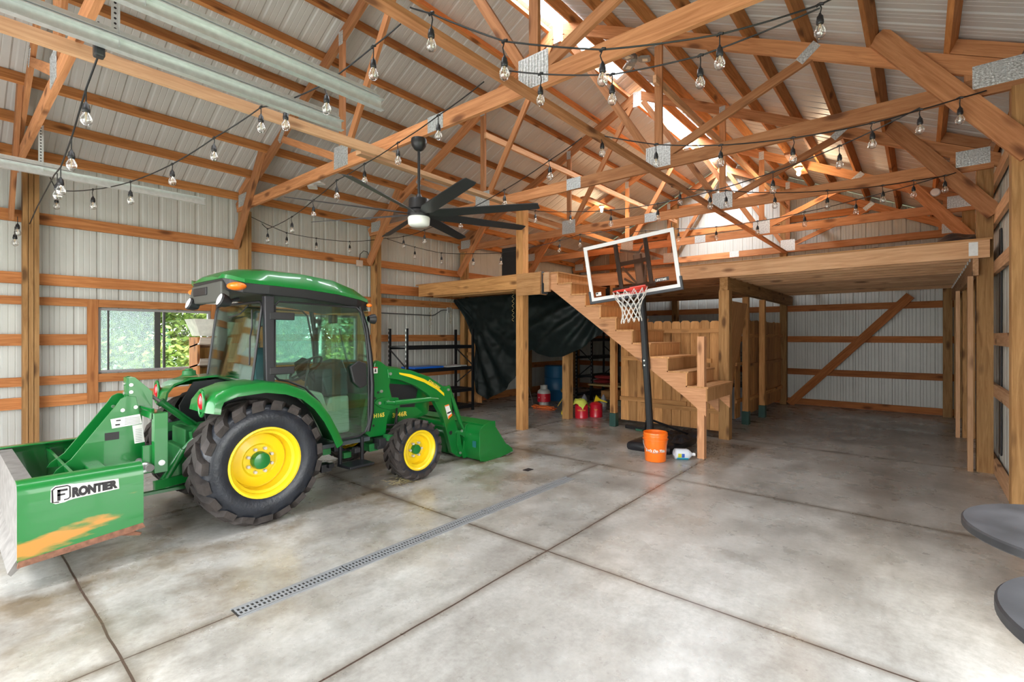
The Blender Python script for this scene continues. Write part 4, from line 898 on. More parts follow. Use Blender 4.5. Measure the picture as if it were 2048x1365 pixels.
# ---------------------------------------------------------------- overhead door tracks
for x, z, s in ((-6.62, 3.245, 'lowest, left one ending near the window'), (-3.54, 3.30, 'middle one running above the orange board'), (-3.0, 3.30, 'upper right one ending left of the hanging bulb')):
    t = T('door_track', (x, 2.1, z), 'galvanised steel overhead door track, ' + s, 'door track'); s_ = 1 if x < -6 or x > -3.2 else -1
    sec = [(-.022, -.04), (.022, -.04), (.022, -.034), (-.016, -.034), (-.016, .034), (.022, .034), (.022, .04), (-.022, .04)]
    O('track', MB().prism([(x+a, z+b) for a, b in sec], -1.4, 2.1, 'y'), galv, t)
    O('stiffener_angle', MB().prism([(x-.022, z+.045), (x+.03, z+.045), (x+.03, z+.050), (x-.017, z+.050), (x-.017, z+.095), (x-.022, z+.095)], -1.4, 2.06 if x > -6 else .9, 'y'), galv, t)
    hy = .67; h = O('hanger', MB().box((x-.03, hy-.018, z), (x-.027, hy+.018, 3.70)).box((x-.03, hy+.015, z), (x-.0, hy+.018, 3.70)), galv, t)
    for i in range(12): O('punched_hole', MB().cyl((x-.0268, hy, z+.10+.03*i), (x-.0262, hy, z+.10+.03*i), .007, n=8), ink, h)
# ---------------------------------------------------------------- string lights
def lamp_shapes():
    mb = MB().lathe([(.002, -.0), (.006, -.0), (.010, -.012), (.017, -.02), (.019, -.04), (.021, -.043), (.0205, -.062), (.018, -.066), (.002, -.066)], (0, 0, 0), 'z', 14)
    s_, _ = mb.mesh('socket', blk, 40, centre=False)
    mb = MB().lathe([(.014, -.064), (.018, -.074), (.030, -.098), (.0325, -.115), (.028, -.135), (.016, -.146), (.001, -.149)], (0, 0, 0), 'z', 16)
    b_, _ = mb.mesh('bulb', bulbglass, 60, centre=False)
    mb = MB().tube([(-.006, 0, -.07), (-.007, 0, -.10), (0, 0, -.12), (.007, 0, -.10), (.006, 0, -.07)], .0016, 5); mb.cyl((0, 0, -.066), (0, 0, -.085), .006, n=8)
    f_, _ = mb.mesh('filament', pm('filament', (.75, .6, .4), .4), centre=False)
    return s_, b_, f_
SK, BU, FI = lamp_shapes()
STR = {
 'strung across the front, looping over the second truss to the right': [(-2.35,1.84,3.6),(-2.25,1.92,3.56),(-1.91,2.2,3.39),(-1.46,2.58,3.34),(-.92,3.03,3.43),(-.46,3.42,3.61),(-.2,3.5,3.7)],
 'hanging just below the big centre gusset plate': [(-2.55,2.71,3.68),(-2.14,2.87,3.55),(-1.65,3.05,3.45),(-1.11,3.25,3.47),(-.47,3.49,3.63)],
 'rising from the near left post past the steel tracks': [(-8.12,.9,3.55),(-8.05,.95,3.39),(-7.05,1.13,3.25),(-6.16,1.28,3.19),(-5.33,1.42,3.22),(-4.64,1.54,3.32),(-3.97,1.65,3.42),(-3.66,1.7,3.39),(-3.21,1.78,3.41),(-2.76,1.86,3.53),(-2.52,1.9,3.6)],
 'running left along the second truss behind the fan': [(-2.6,2.75,3.6),(-3.21,2.82,3.54),(-3.89,2.9,3.50),(-4.6,2.99,3.48),(-5.25,3.04,3.45),(-5.95,3.12,3.36),(-6.7,3.2,3.28),(-7.7,3.3,3.27),(-8.14,3.4,3.43)],
 'sagging along the left wall between the second and third posts': [(-8.1,3.22,3.5),(-8.1,3.78,3.34),(-8.1,4.3,3.33),(-8.1,4.95,3.37),(-8.1,5.55,3.5)],
 'crossing behind the fan to the third left post': [(-2.59,4.16,3.6),(-3.08,4.3,3.53),(-3.94,4.54,3.43),(-5.03,4.84,3.38),(-6.24,5.18,3.36),(-7.12,5.43,3.41),(-8.15,5.7,3.55)],
 'sagging over the landing and its tall post': [(-8.08,5.71,3.55),(-7.49,5.98,3.34),(-6.99,6.22,3.2),(-6.41,6.49,3.16),(-5.92,6.72,3.15),(-5.51,6.91,3.21),(-4.93,7.18,3.32),(-4.6,7.34,3.41),(-3.76,7.73,3.5)],
 'hanging along the third truss to the large right post': [(-2.48,4.16,3.6),(-2.38,4.2,3.58),(-1.92,4.41,3.44),(-1.4,4.64,3.37),(-.86,4.88,3.37),(-.31,5.13,3.43),(0,5.27,3.5),(.25,5.38,3.56),(.41,5.46,3.6)],
 'long one from the right knee brace to the tall landing post': [(0,5.47,3.59),(-.59,5.58,3.44),(-1.19,5.7,3.35),(-1.88,5.84,3.31),(-2.58,5.98,3.32),(-3.33,6.12,3.39),(-4.11,6.28,3.53),(-4.9,6.43,3.7),(-5.22,6.48,3.8)],
 'hanging in front of the fourth truss on the right': [(-2.53,6.28,3.6),(-2.43,6.34,3.57),(-1.93,6.62,3.51),(-1.42,6.91,3.45),(-.89,7.2,3.44),(-.35,7.51,3.47),(-.06,7.67,3.51),(.23,7.83,3.55),(.33,7.89,3.58)],
 'farthest, hanging in front of the gable wall above the loft': [(.23,7.85,3.56),(-.66,7.97,3.45),(-1.27,8.05,3.4),(-1.91,8.13,3.38),(-2.55,8.22,3.4),(-3.21,8.31,3.48),(-3.85,8.39,3.55),(-4.1,8.43,3.57)],
}
for si, (lab, P) in enumerate(STR.items()):
    t = T('string_light', P[0], 'black string light cable, ' + lab, 'string lights')
    pts = []
    for a, b in zip(P, P[1:]):
        a = Vector(a); b = Vector(b)
        for i in range(4): q = a.lerp(b, i/4); q.z -= .012*math.sin(PI*i/4)*(b-a).length; pts.append(q)
    pts.append(Vector(P[-1])); O('cable', MB().tube(pts, .0055, 6), cord_m, t, smooth=60)
    for i, p in enumerate(P[1:-1]):
        p = Vector(p); L = random.uniform(.05, .085); j = Vector((random.uniform(-.012, .012), random.uniform(-.012, .012), 0))
        mb = MB().tube([p, p+Vector((0, 0, -L*.5))+j, p+Vector((0, 0, -L-.004))], .004, 6).tube([p+Vector((-.02, 0, -.002)), p+Vector((0, 0, .006)), p+Vector((.02, 0, -.002))], .009, 6)
        O('drop_cord', mb, cord_m, t)
        so = put('socket', SK, p+Vector((0, 0, -L)), t); put('bulb', BU, p+Vector((0, 0, -L)), so); put('filament', FI, p+Vector((0, 0, -L)), so)
# loose end with spare sockets on the near left
t = T('string_light', (-3.5, .62, 3.6), 'loose drooping string light end beside the steel hanger, near left', 'string lights')
P = [(-3.60, .60, 3.42), (-3.62, .62, 3.30), (-3.95, .60, 3.15), (-4.6, .62, 3.02), (-5.3, .65, 2.98), (-5.9, .68, 3.05), (-7.2, .70, 3.0), (-8.1, .72, 2.95)]
O('cable', MB().tube([Vector(p) for p in P], .0055, 6), cord_m, t, smooth=60)
O('plug', MB().box((-3.64, .58, 3.22), (-3.58, .63, 3.33)), blk, t, bev=.01)
for p in (P[2], P[3], P[4], (-5.6, .665, 3.0), (-8.1, .62, 3.02), (-8.12, .60, 2.90)):
    p = Vector(p); mb = MB().tube([p, p+Vector((0, 0, -.08))], .004, 6); O('drop_cord', mb, cord_m, t)
    so = put('socket', SK, p+Vector((0, 0, -.08)), t); put('bulb', BU, p+Vector((0, 0, -.08)), so); put('filament', FI, p+Vector((0, 0, -.08)), so)

# ---------------------------------------------------------------- ceiling lamps
def led(x, y, z, label, body, e=0):
    t = T('garage_light', (x, y, z), label, 'ceiling light')
    O('canopy', MB().lathe([(.002, .06), (.09, .06), (.10, .04), (.09, .0), (.03, -.01), (.002, -.01)], (x, y, z), 'z', 28), pm('ivory_plastic', (.62, .58, .45), .4), t, smooth=40)
    O('hub', MB().lathe([(.002, -.01), (.05, -.01), (.055, -.09), (.03, -.12), (.002, -.12)], (x, y, z), 'z', 20), body, t, smooth=40)
    for k in range(3):
        a = 2*PI*k/3+.4; r = Vector((math.cos(a), math.sin(a), -.10)); q = Vector((-math.sin(a), math.cos(a), 0)); c = Vector((x, y, z-.07)); n_ = r.cross(q).normalized()
        pan = MB().loft([[c+r*d-q*w-n_*h, c+r*d+q*w-n_*h, c+r*d+q*w+n_*h, c+r*d-q*w+n_*h] for d, w, h in ((.06, .04, .012), (.10, .07, .015), (.21, .07, .014), (.23, .055, .008))])
        p_ = O('panel', pan, body, t, bev=.004); dn = n_ if n_.z < 0 else -n_
        O('led_array', MB().loft([[c+r*d-q*.035+dn*h, c+r*d+q*.035+dn*h] for d, h in ((.12, .0165), (.19, .0165))], caps=False, closed=False), pm('led_lens', (.8, .78, .66), .4), p_)
led(-3.1, 6.36, 5.60, 'three-panel grey garage light hanging near the ridge skylight', pm('lamp_grey', (.28, .29, .28), .4))
led(-7.2, 3.73, 4.05, 'three-panel white garage light on the left roof slope behind the fan', whitep)
def hot_bulb(x, y, z, label):
    t = T('bare_bulb', (x, y, z), label, 'lamp')
    O('lampholder', MB().lathe([(.002, .05), (.06, .05), (.065, .03), (.04, .0), (.002, .0)], (x, y, z), 'z', 20), whitep, t)
    O('bulb', MB().ball((x, y, z-.05), (.035, .035, .05)), pm('lit_bulb', (1, .9, .7), .5, emit=(1, .80, .50), es=30), t)
    l = bpy.data.lights.new('bulb_light', 'POINT'); l.energy = 42; l.color = (1, .78, .52); l.shadow_soft_size = .06
    o = bpy.data.objects.new('bulb_light', l); COL.objects.link(o); o.location = Vector((x, y, z-.14))-WL[t]; o.parent = t
hot_bulb(-1.67, 10.0, 4.60, 'glowing bare bulb above the right side of the loft')
hot_bulb(-5.68, 10.0, 4.60, 'glowing bare bulb above the left side of the loft')
O('mounting_board', MB().box((-1.75, 9.2, 4.66), (-1.6, 10.5, 4.70)), W_TRUSS('y')); tag(bpy.data.objects['mounting_board'], 'short board holding the right glowing bulb', 'board')
O('mounting_board', MB().box((-5.76, 9.2, 4.66), (-5.6, 10.5, 4.70)), W_TRUSS('y')); tag(bpy.data.objects['mounting_board.001'], 'short board holding the left glowing bulb', 'board')
tag(O('smoke_detector', MB().lathe([(.001, -.035), (.05, -.035), (.065, -.02), (.065, 0), (.001, 0)], (.19, 10.375, 3.93), 'y', 22), whitep, smooth=40), 'round white detector on the far right truss', 'smoke detector')

# ---------------------------------------------------------------- basketball hoop
bp_ = Vector((-3.05, 6.16, 2.574))
RB = Matrix.Rotation(.159, 3, 'Z') @ Matrix.Rotation(.09, 3, 'X') @ Matrix.Rotation(-.118, 3, 'Y')
def LB(mb): mb.v = [tuple(bp_+RB @ Vector(v)) for v in mb.v]; return mb
hp = T('basketball_hoop', (-2.9, 6.6, 0), 'portable basketball hoop leaning in front of the stairs', 'basketball hoop')
bdg = O('backboard', LB(MB().box((-.60, -.008, -.36), (.60, .0, .36))), smoked, hp)
fr = MB(); w, h = .637, .395
for a, b in (((-w, -.018, h-.05), (w, .012, h)), ((-w, -.018, -h), (w, .012, -h+.05)), ((-w, -.018, -h+.05), (-w+.05, .012, h-.05)), ((w-.05, -.018, -h+.05), (w, .012, h-.05))): fr.box(a, b)
O('white_border', LB(fr), whitep, bdg)
pad = MB().box((-w-.012, -.028, -h-.035), (w+.012, .02, -h+.005)).box((-w-.018, -.028, -h-.035), (-w+.015, .02, -h+.15)).box((w-.015, -.028, -h-.035), (w+.018, .02, -h+.15))
O('corner_padding', LB(pad), pm('grey_pad', (.05, .055, .065), .5), bdg, bev=.008)
arm = MB().box((-.20, .0, -.28), (-.145, .03, .35)).box((.22, .0, -.28), (.275, .03, .35)).box((-.20, .005, .03), (.275, .035, .085)).box((-.30, .005, -.32), (.30, .035, -.25))
O('rear_frame', LB(arm), blkm, bdg)
O('board_lettering', LB(MB().box((.30, -.010, -.275), (.49, -.0085, -.225))), ink, bdg)
lt = text('board_lettering', 'LIFETIME', .038, .001, decal, bdg, (0, 0, 0), (1, 0, 0), (0, 0, 1), bold=.001, spacing=1.0)
for v in lt.data.vertices: v.co = RB @ (Vector(v.co)+Vector((.312, -.0115, -.264)))+bp_-WL[bdg]
lt.location = (0, 0, 0)
fg = O('flag_sticker', LB(MB().box((-.55, -.0105, -.325), (-.47, -.009, -.275))), decal, bdg)
O('flag_canton', LB(MB().box((-.545, -.0115, -.30), (-.515, -.0105, -.28))), ink, fg)
rc = Vector((.06, -.15-.215, -.325)); rim = MB().tube([rc+Vector((.215*math.cos(t), .215*math.sin(t), 0)) for t in [2*PI*i/48 for i in range(48)]], .010, 8, closed=True)
rim.box((-.04, -.15, -.34), (.16, -.01, -.315)).box((-.05, -.02, -.38), (.17, -.0, -.28)); rim.tube([rc+Vector((.215*math.cos(t), .215*math.sin(t), -.035)) for t in [PI*i/20 for i in range(21)]], .006, 6)
O('rim', LB(rim), pm('rim_red', (.75, .05, .03), .35), hp, smooth=50)
net = MB(); nn = 12; rows = [(0, .225), (-.10, .19), (-.165, .15), (-.225, .125), (-.285, .115), (-.345, .12), (-.40, .135)]
for k in range(nn):
    for s_ in (0, 1):
        pts = []
        for i, (dz, rr) in enumerate(rows):
            off = (.5 if i % 2 else 0)*(1 if s_ else -1); a = 2*PI*(k+off)/nn
            pts.append(rc+Vector((rr*math.cos(a), rr*math.sin(a), dz-.006)))
        net.tube(pts, .0042, 5)
for k in range(nn):
    a0 = 2*PI*(k)/nn; net.tube([rc+Vector((.135*math.cos(a0+d), .135*math.sin(a0+d), -.40-e)) for d, e in ((-.1, 0), (0, .03), (.1, 0))], .0042, 5)
# the net hangs straight down from the tilted rim
nv = []
for v in net.v:
    v = Vector(v); top = bp_+RB @ Vector((v.x, v.y, rc.z)); nv.append(tuple(top+Vector((.02*(rc.z-v.z)/.4, 0, v.z-rc.z))))
net.v = nv; O('net', net, pm('net_white', (.82, .80, .76), .8), hp, smooth=60)
pt = bp_+RB @ Vector((.05, .32, .10)); pb = Vector((-2.86, 6.40, .12))
pl = MB(); d = (pt-pb); n1 = Vector((1, 0, 0)); n1 = (n1-d.normalized()*n1.dot(d.normalized())).normalized(); n2 = d.normalized().cross(n1)
def sqring(c, s_, r=.3): return [c+n1*a*s_+n2*b*s_ for a, b in ((-1, -r*2), (-r*2, -1), (r*2, -1), (1, -r*2), (1, r*2), (r*2, 1), (-r*2, 1), (-1, r*2))]
O('pole', MB().loft([sqring(pb, .042), sqring(pb+d*.42, .042)]).loft([sqring(pb+d*.40, .047), sqring(pb+d*.46, .047)]).loft([sqring(pb+d*.46, .044), sqring(pt, .044)]), blkm, hp, smooth=30)
for f in (.42, .445): O('bolt', MB().cyl(pb+d*f-n2*.04, pb+d*f-n2*.062, .012, n=10), steelm, hp)
lk = MB()
for x in (-.12, .20):
    for z0, z1 in ((.30, .22), (-.1, -.3), (.06, -.34)): lk.bar(bp_+RB @ Vector((x, .02, z0-.05)), bp_+RB @ Vector((.05, .30, z1-.02)), .012, .03)
O('lift_arm', lk, pm('zinc_bar', (.45, .46, .45), .4, .6), hp)
O('adjuster_handle', MB().bar(pb+d*.86+n1*.07, pb+d*.97+n1*.07, .03, .05), pm('zinc_bar', (0, 0, 0)), hp, bev=.008)
O('clear_cover', LB(MB().box((-.01, .19, -.26), (.11, .27, .18))), pm('cover_grey', (.18, .19, .19), .3), hp, bev=.02)
O('strut', MB().cyl(pb+d*.13, (-2.62, 7.20, .16), .016, n=10).cyl(pb+d*.12+n1*-.05, (-3.12, 6.75, .14), .014, n=10), blkm, hp, smooth=40)
def bring(z, s_, k=.5):
    A = [(-3.22, 6.33), (-2.58, 6.38), (-2.56, 7.42), (-3.22, 7.42)]; c = Vector((sum(a for a, b in A)/4, sum(b for a, b in A)/4)); out = []
    for i in range(4):
        p = Vector(A[i]); a = Vector(A[i-1]); b = Vector(A[(i+1) % 4])
        for q, f in ((a, .14), (None, 0), (b, .14)):
            e = p.lerp(q, f) if q is not None else p.lerp(c, .05)
            e = c+(e-c)*s_; out.append((e.x, e.y, z))
    return out
O('base_tank', MB().loft([bring(0, .97), bring(.03, 1.0), bring(.075, 1.0), bring(.10, .97), bring(.115, .85), bring(.15, .5), bring(.16, .3)]), pm('tank_black', (.016, .016, .02), .35, bump=.2, bscale=12), hp, smooth=50)
# crumpled black sheet over the base
vs = []; fs = []; nx = 26
for i in range(nx+1):
    for j in range(nx+1):
        u, v = i/nx, j/nx; x = -2.98+.46*u+.03*v; y = 6.62+.86*v; z = .155+.07*noise.noise(Vector((u*5, v*5, 3)))+.05*noise.noise(Vector((u*11, v*11, 9)))+.09*max(0, u+v-1.2)
        e = min(u, v, 1-u, 1-v); z = z-.07*(1-min(1, e*7)); vs.append((x, y, max(z, .125)))
for i in range(nx):
    for j in range(nx): a = i*(nx+1)+j; fs.append((a, a+nx+1, a+nx+2, a+1))
tag(O('crumpled_sheet', MB().add(vs, fs), pm('dull_black_sheet', (.022, .022, .026), .5), smooth=60), 'crumpled black plastic sheet draped over the hoop base', 'sheet')

# ---------------------------------------------------------------- bucket, jug and small floor things
bx, by = -2.63, 6.02
bk = T('bucket', (bx, by, 0), 'orange plastic bucket standing in front of the hoop base', 'bucket')
O('body', MB().lathe([(.001, .004), (.128, .004), (.132, .012), (.146, .275), (.160, .28), (.160, .292), (.148, .295), (.150, .325), (.158, .328), (.157, .338), (.150, .34), (.153, .368), (.150, .373), (.146, .37), (.128, .02), (.001, .015)], (bx, by, 0), 'z', 40), orangeb, bk, smooth=40)
cdir = Vector((-bx, -by, 0)).normalized(); rgt = Vector((cdir.y*-1, cdir.x, 0)); rgt = Vector((.765, .644, 0))
bd_ = [(-rgt*.158*math.cos(t)+cdir*.05*math.sin(t)+Vector((bx, by, .27-.14*math.sin(t)))+cdir*.115*math.sin(t)) for t in [PI*i/24 for i in range(25)]]
O('wire_handle', MB().tube(bd_, .0028, 6), galv, bk, smooth=60)
def wrap(mesh_obj, r0, cen, z0, ang0):
    for v in mesh_obj.data.vertices:
        a = ang0+v.co.x/r0; rr = r0+v.co.z; v.co = Vector((rr*math.cos(a), rr*math.sin(a), v.co.y))
    mesh_obj.location = Vector((cen[0], cen[1], z0))-WL[mesh_obj.parent]
a0 = math.atan2(cdir.y, cdir.x)
t_ = text('bucket_lettering', "Let's Do This.", .048, .0006, decal, bk, (0, 0, 0), (1, 0, 0), (0, 1, 0), shear=.3, bold=.002); 
mxx = max(v.co.x for v in t_.data.vertices)
for v in t_.data.vertices: v.co.x -= mxx/2
wrap(t_, .1415, (bx, by), .135, a0)
jg = T('jug', (-2.35, 6.33, 0), 'translucent white gallon jug lying on its side against the stair post', 'jug')
ja = Vector((-2.47, 6.24, .072)); jb = Vector((-2.26, 6.42, .06)); jd = (jb-ja).normalized()
prof = [(0, .02), (.0, .055), (.01, .068), (.16, .070), (.19, .062), (.225, .030), (.235, .020), (.25, .020)]
O('body', MB().tube([ja+jd*h for h, r in prof], [r for h, r in prof], 24), pm('jug_plastic', (.70, .76, .84), .25), jg, smooth=50)
O('cap', MB().cyl(ja+jd*.25, ja+jd*.275, .022, n=16), whitep, jg, smooth=50)
side_ = Vector((.644, -.765, 0)).normalized(); side_ = Vector((jd.y, -jd.x, 0))
def patch(a0_, a1_, h0, h1, mat, nm, par):
    vs = []; fs = []
    for i in range(9):
        a = a0_+(a1_-a0_)*i/8; dd = side_*math.cos(a)+Vector((0, 0, 1))*math.sin(a)
        vs += [ja+jd*h0+dd*.0712, ja+jd*h1+dd*.0712]
    for i in range(8): fs.append((2*i, 2*i+1, 2*i+3, 2*i+2))
    return O(nm, MB().add(vs, fs), mat, par)
patch(-.5, .25, .03, .075, pm('label_yellow', (.55, .55, .03), .5), 'label', jg); patch(-.5, .25, .078, .115, pm('label_blue', (.03, .10, .45), .5), 'label', jg)
patch(-1.3, -.55, .02, .17, pm('jug_liquid', (.03, .42, .62), .2), 'liquid', jg)
tag(O('pipe', MB().bar((-3.95, 7.80, .035), (-3.15, 7.72, .035), .06, .06), blk, bev=.01), 'black square tube lying on the floor along the fence', 'tube')
tag(O('grass_tuft', MB().box((-3.72, 7.70, .0), (-3.60, 7.73, .03)), pm('dull_green_rag', (.03, .12, .07), .8)), 'small green scrap on the floor beside the black tube', 'scrap')
tag(O('floor_patch', MB().box((-3.66, 4.55, .0), (-3.58, 4.66, .004)), ink), 'small black square lying on the floor right of the loader bucket', 'scrap')
random.seed(11)
vs = MB()
for i in range(420):
    x = random.gauss(-2.38, .13); y = random.gauss(6.95, .28); a = random.uniform(0, PI); s_ = random.uniform(.006, .022); 
    vs.add([(x-s_*math.cos(a), y-s_*math.sin(a), .002), (x+s_*math.sin(a)*.4, y-s_*.3, .008), (x+s_*math.cos(a), y+s_*math.sin(a), .006), (x-s_*math.sin(a)*.4, y+s_*.3, .003)], [(0, 1, 2, 3)])
tag(O('leaf_litter', vs, pm('litter_brown', (.10, .065, .03), .9)), 'dry brown leaf litter scattered beside the hoop base', 'litter', kind='stuff')
vs = MB()
for i in range(160):
    x = random.gauss(-4.42, .08); y = random.gauss(3.36, .10); a = random.uniform(0, PI); s_ = random.uniform(.01, .03)
    vs.add([(x-s_*math.cos(a), y-s_*math.sin(a), .002), (x, y+.003, .006), (x+s_*math.cos(a), y+s_*math.sin(a), .004)], [(0, 1, 2)])
tag(O('dry_grass', vs, pm('straw', (.42, .34, .16), .9)), 'bits of dry grass by the near front tyre', 'litter', kind='stuff')
# trench drain
dr = T('trench_drain', (-3.05, 2.9, 0), 'long narrow slotted trench drain set in the floor', 'drain')
O('channel', MB().box((-3.108, 1.12, .0), (-2.992, 4.66, .002)), pm('drain_dark', (.02, .018, .015), .8), dr)
O('channel_edge', MB().box((-3.115, 1.12, 0), (-3.103, 4.66, .006)).box((-2.997, 1.12, 0), (-2.985, 4.66, .006)), pm('drain_grey', (.24, .25, .26), .5), dr)
for k in range(5):
    y0 = 1.13+.705*k; g_ = MB().box((-3.10, y0, .003), (-3.085, y0+.695, .007)).box((-3.056, y0, .003), (-3.044, y0+.695, .007)).box((-3.015, y0, .003), (-3.0, y0+.695, .007))
    n_ = 26
    for i in range(n_+1): y = y0+(.695-.012)*i/n_; g_.box((-3.10, y, .003), (-3.0, y+.010, .0068))
    O('grate', g_, pm('drain_grey', (0, 0, 0)), dr)
# bar tables
topm = pm('black_table_top', (.035, .035, .038), .45, spec=.3, noise_amt=.5, nscale=7)
for (x, y, r, s) in ((.40, 2.10, .300, 'farther of the two, near the right wall post'), (.43, 1.48, .306, 'nearer of the two, at the lower right corner')):
    t = T('bar_table', (x, y, 0), 'round black bar table, ' + s, 'table')
    O('table_top', MB().lathe([(.001, 1.022), (r-.004, 1.022), (r, 1.026), (r, 1.045), (r-.005, 1.05), (.001, 1.05)], (x, y, 0), 'z', 72), topm, t, smooth=40)
    O('pedestal', MB().cyl((x, y, .02), (x, y, 1.022), .035), blkm, t, smooth=40)
    O('foot_plate', MB().lathe([(.001, .03), (.05, .03), (.24, .012), (.24, 0), (.001, 0)], (x, y, 0), 'z', 40), blkm, t, smooth=40)

# ---------------------------------------------------------------- shelving and things under the loft
def rack(x0, x1, y0, y1, H, levels, label, name='shelving_unit'):
    t = T(name, ((x0+x1)/2, (y0+y1)/2, 0), label, 'shelf')
    for x in (x0, x1):
        for y in (y0, y1):
            p = O('post', MB().prism([(x-.02, y-.025), (x+.02, y-.025), (x+.02, y+.025), (x-.02, y+.025)], 0, H, 'z'), blkm, t)
            if x == x1 or y == y0:
                for k in range(int(H/.09)): 
                    if y == y0: O('slot', MB().box((x-.006, y-.0262, .08+.09*k), (x+.006, y-.0251, .12+.09*k)), galv, p)
    for z in levels:
        s_ = MB().box((x0, y0, z-.07), (x0+.02, y1, z)).box((x1-.02, y0, z-.07), (x1, y1, z)).box((x0, y0, z-.03), (x1, y0+.02, z)).box((x0, y1-.02, z-.03), (x1, y1, z))
        fr_ = O('shelf_beam', s_, blkm, t)
        if z < 1.3:
            g_ = MB()
            for i in range(1, 30): y = y0+(y1-y0)*i/30; g_.box((x0+.02, y-.008, z-.012), (x1-.02, y+.008, z-.002))
            O('wire_deck', g_, blkm, fr_)
    for y in (y0, y1): O('end_brace', MB().bar((x0, y, .55), (x1, y, .9), .02, .02).bar((x0, y, 1.35), (x1, y, .98), .02, .02), blkm, t)
    return t
rack(-8.02, -7.48, 5.78, 7.56, 1.76, (.13, .49, .96, 1.42), 'black steel shelving unit against left wall behind the loader')
rack(-6.75, -6.3, 10.6, 12.0, 1.85, (.15, .6, 1.1, 1.55), 'dark shelving unit in the shadows behind the tarp')
tag(O('blue_tray', MB().box((-7.95, 6.0, .965), (-7.52, 6.75, 1.0)), pm('bright_blue', (.01, .12, .55), .35), bev=.006), 'bright blue tray on the black shelving', 'tray')
tag(O('flat_board', MB().box((-7.95, 6.85, .965), (-7.52, 7.25, .975)), whitep), 'white flat panel on the black shelving, beside the blue tray', 'panel')
tag(O('flat_board', MB().box((-7.93, 7.27, .965), (-7.56, 7.46, .985)), pm('pale_grey', (.5, .5, .5), .5)), 'grey flat panel at the right end of the black shelving', 'panel')
fence('picket_fence', 'short dog-eared picket panel behind the shelving unit', (-8.0, 7.93), (-7.56, 7.93), 1.80, .1, (0, 1), [(1.2, 0, .4, .07), (.4, 0, .4, .07)])
px, py = -6.76, 9.2
t = T('propane_tank', (px, py, 0), 'white and red propane tank under the loft', 'propane tank')
O('tank', MB().lathe([(.001, .04), (.10, .05), (.15, .10), (.155, .28), (.14, .33), (.09, .37), (.001, .38)], (px, py, 0), 'z', 28), pm('tank_white', (.55, .55, .52), .4), t, smooth=50)
O('red_sleeve', MB().lathe([(.157, .08), (.1575, .27)], (px, py, 0), 'z', 28), redp, t, smooth=50)
text('tank_lettering', 'Blue Rhino', .04, .001, decal, t, (px-.04, py-.165, .17), (1, .35, 0), (0, 0, 1))
O('collar', MB().lathe([(.085, .36), (.085, .46), (.075, .46), (.075, .36)], (px, py, 0), 'z', 24, closed=True), pm('tank_white', (0, 0, 0)), t)
O('valve', MB().cyl((px, py, .38), (px, py, .43), .02), steelm, t); O('foot_ring', MB().cyl((px, py, 0), (px, py, .06), .11), pm('tank_white', (0, 0, 0)), t)
tag(O('barrel', MB().lathe([(.001, 0), (.27, 0), (.285, .03), (.285, .25), (.295, .27), (.285, .29), (.285, .55), (.295, .57), (.285, .59), (.285, .84), (.27, .87), (.001, .86)], (-7.05, 10.1, 0), 'z', 36), bluep, smooth=40), 'blue plastic barrel in the shadows behind the propane tank', 'barrel')
def gascan(x, y, r, h, label, word):
    t = T('gas_can', (x, y, 0), label, 'gas can')
    O('body', MB().lathe([(.001, 0), (r, 0), (r+.003, .008), (r, .02), (r, h-.02), (r+.003, h-.01), (r-.02, h+.012), (.03, h+.04), (.001, h+.04)], (x, y, 0), 'z', 32), redp, t, smooth=35)
    O('spout', MB().cyl((x, y, h+.03), (x, y, h+.07), .022), redp, t)
    O('bail_handle', MB().tube([(x+.0+.08*math.cos(a), y, h+.02+.07*math.sin(a)) for a in [PI*i/10 for i in range(11)]], .004, 6), blkm, t)
    return t
gc = gascan(-5.12, 8.22, .13, .26, 'red metal gas can with yellow gloves on top', '')
g2 = gascan(-4.97, 8.52, .13, .26, 'red metal gas can behind, with yellow funnel on top', '')
for (x, y, g_, wd) in ((-5.12, 8.22, gc, 'GASOLINE'), (-4.97, 8.52, g2, 'Eagle')):
    t_ = text('can_lettering', wd, .035, .0006, gold, g_, (0, 0, 0), (1, 0, 0), (0, 1, 0)); mxx = max(v.co.x for v in t_.data.vertices)
    for v in t_.data.vertices: v.co.x -= mxx/2
    wrap(t_, .1315, (x, y), .15, math.atan2(-y, -x))
def fun(x, y, z, d, label):
    a = Vector((x, y, z)); d = Vector(d).normalized(); mb = MB().tube([a, a+d*.01, a+d*.10, a+d*.25], [.075, .072, .022, .010], 18)
    tag(O('funnel', mb, pm('funnel_yellow', (.80, .62, .02), .4), smooth=40), label, 'funnel')
fun(-4.98, 8.50, .365, (.8, .45, -.28), 'yellow plastic funnel lying on the rear red gas can')
fun(-5.62, 8.35, .03, (.3, -.1, .0), 'yellow funnel lying on the floor left of the short post')
vs = []; fs = []
for i in range(15):
    for j in range(15):
        u, v = i/14-.5, j/14-.5; rr = math.hypot(u, v); vs.append((-5.14+.30*u, 8.2+.28*v, .34+.03*noise.noise(Vector((u*9, v*9, 2)))-.28*max(0, rr-.34)-.25*max(0, rr-.42)+.03*(1-rr)))
for i in range(14):
    for j in range(14): a = i*15+j; fs.append((a, a+15, a+16, a+1))
tag(O('glove', MB().add(vs, fs), pm('glove_yellow', (.62, .66, .10), .8), smooth=60), 'crumpled yellow work gloves on the front red gas can', 'gloves')
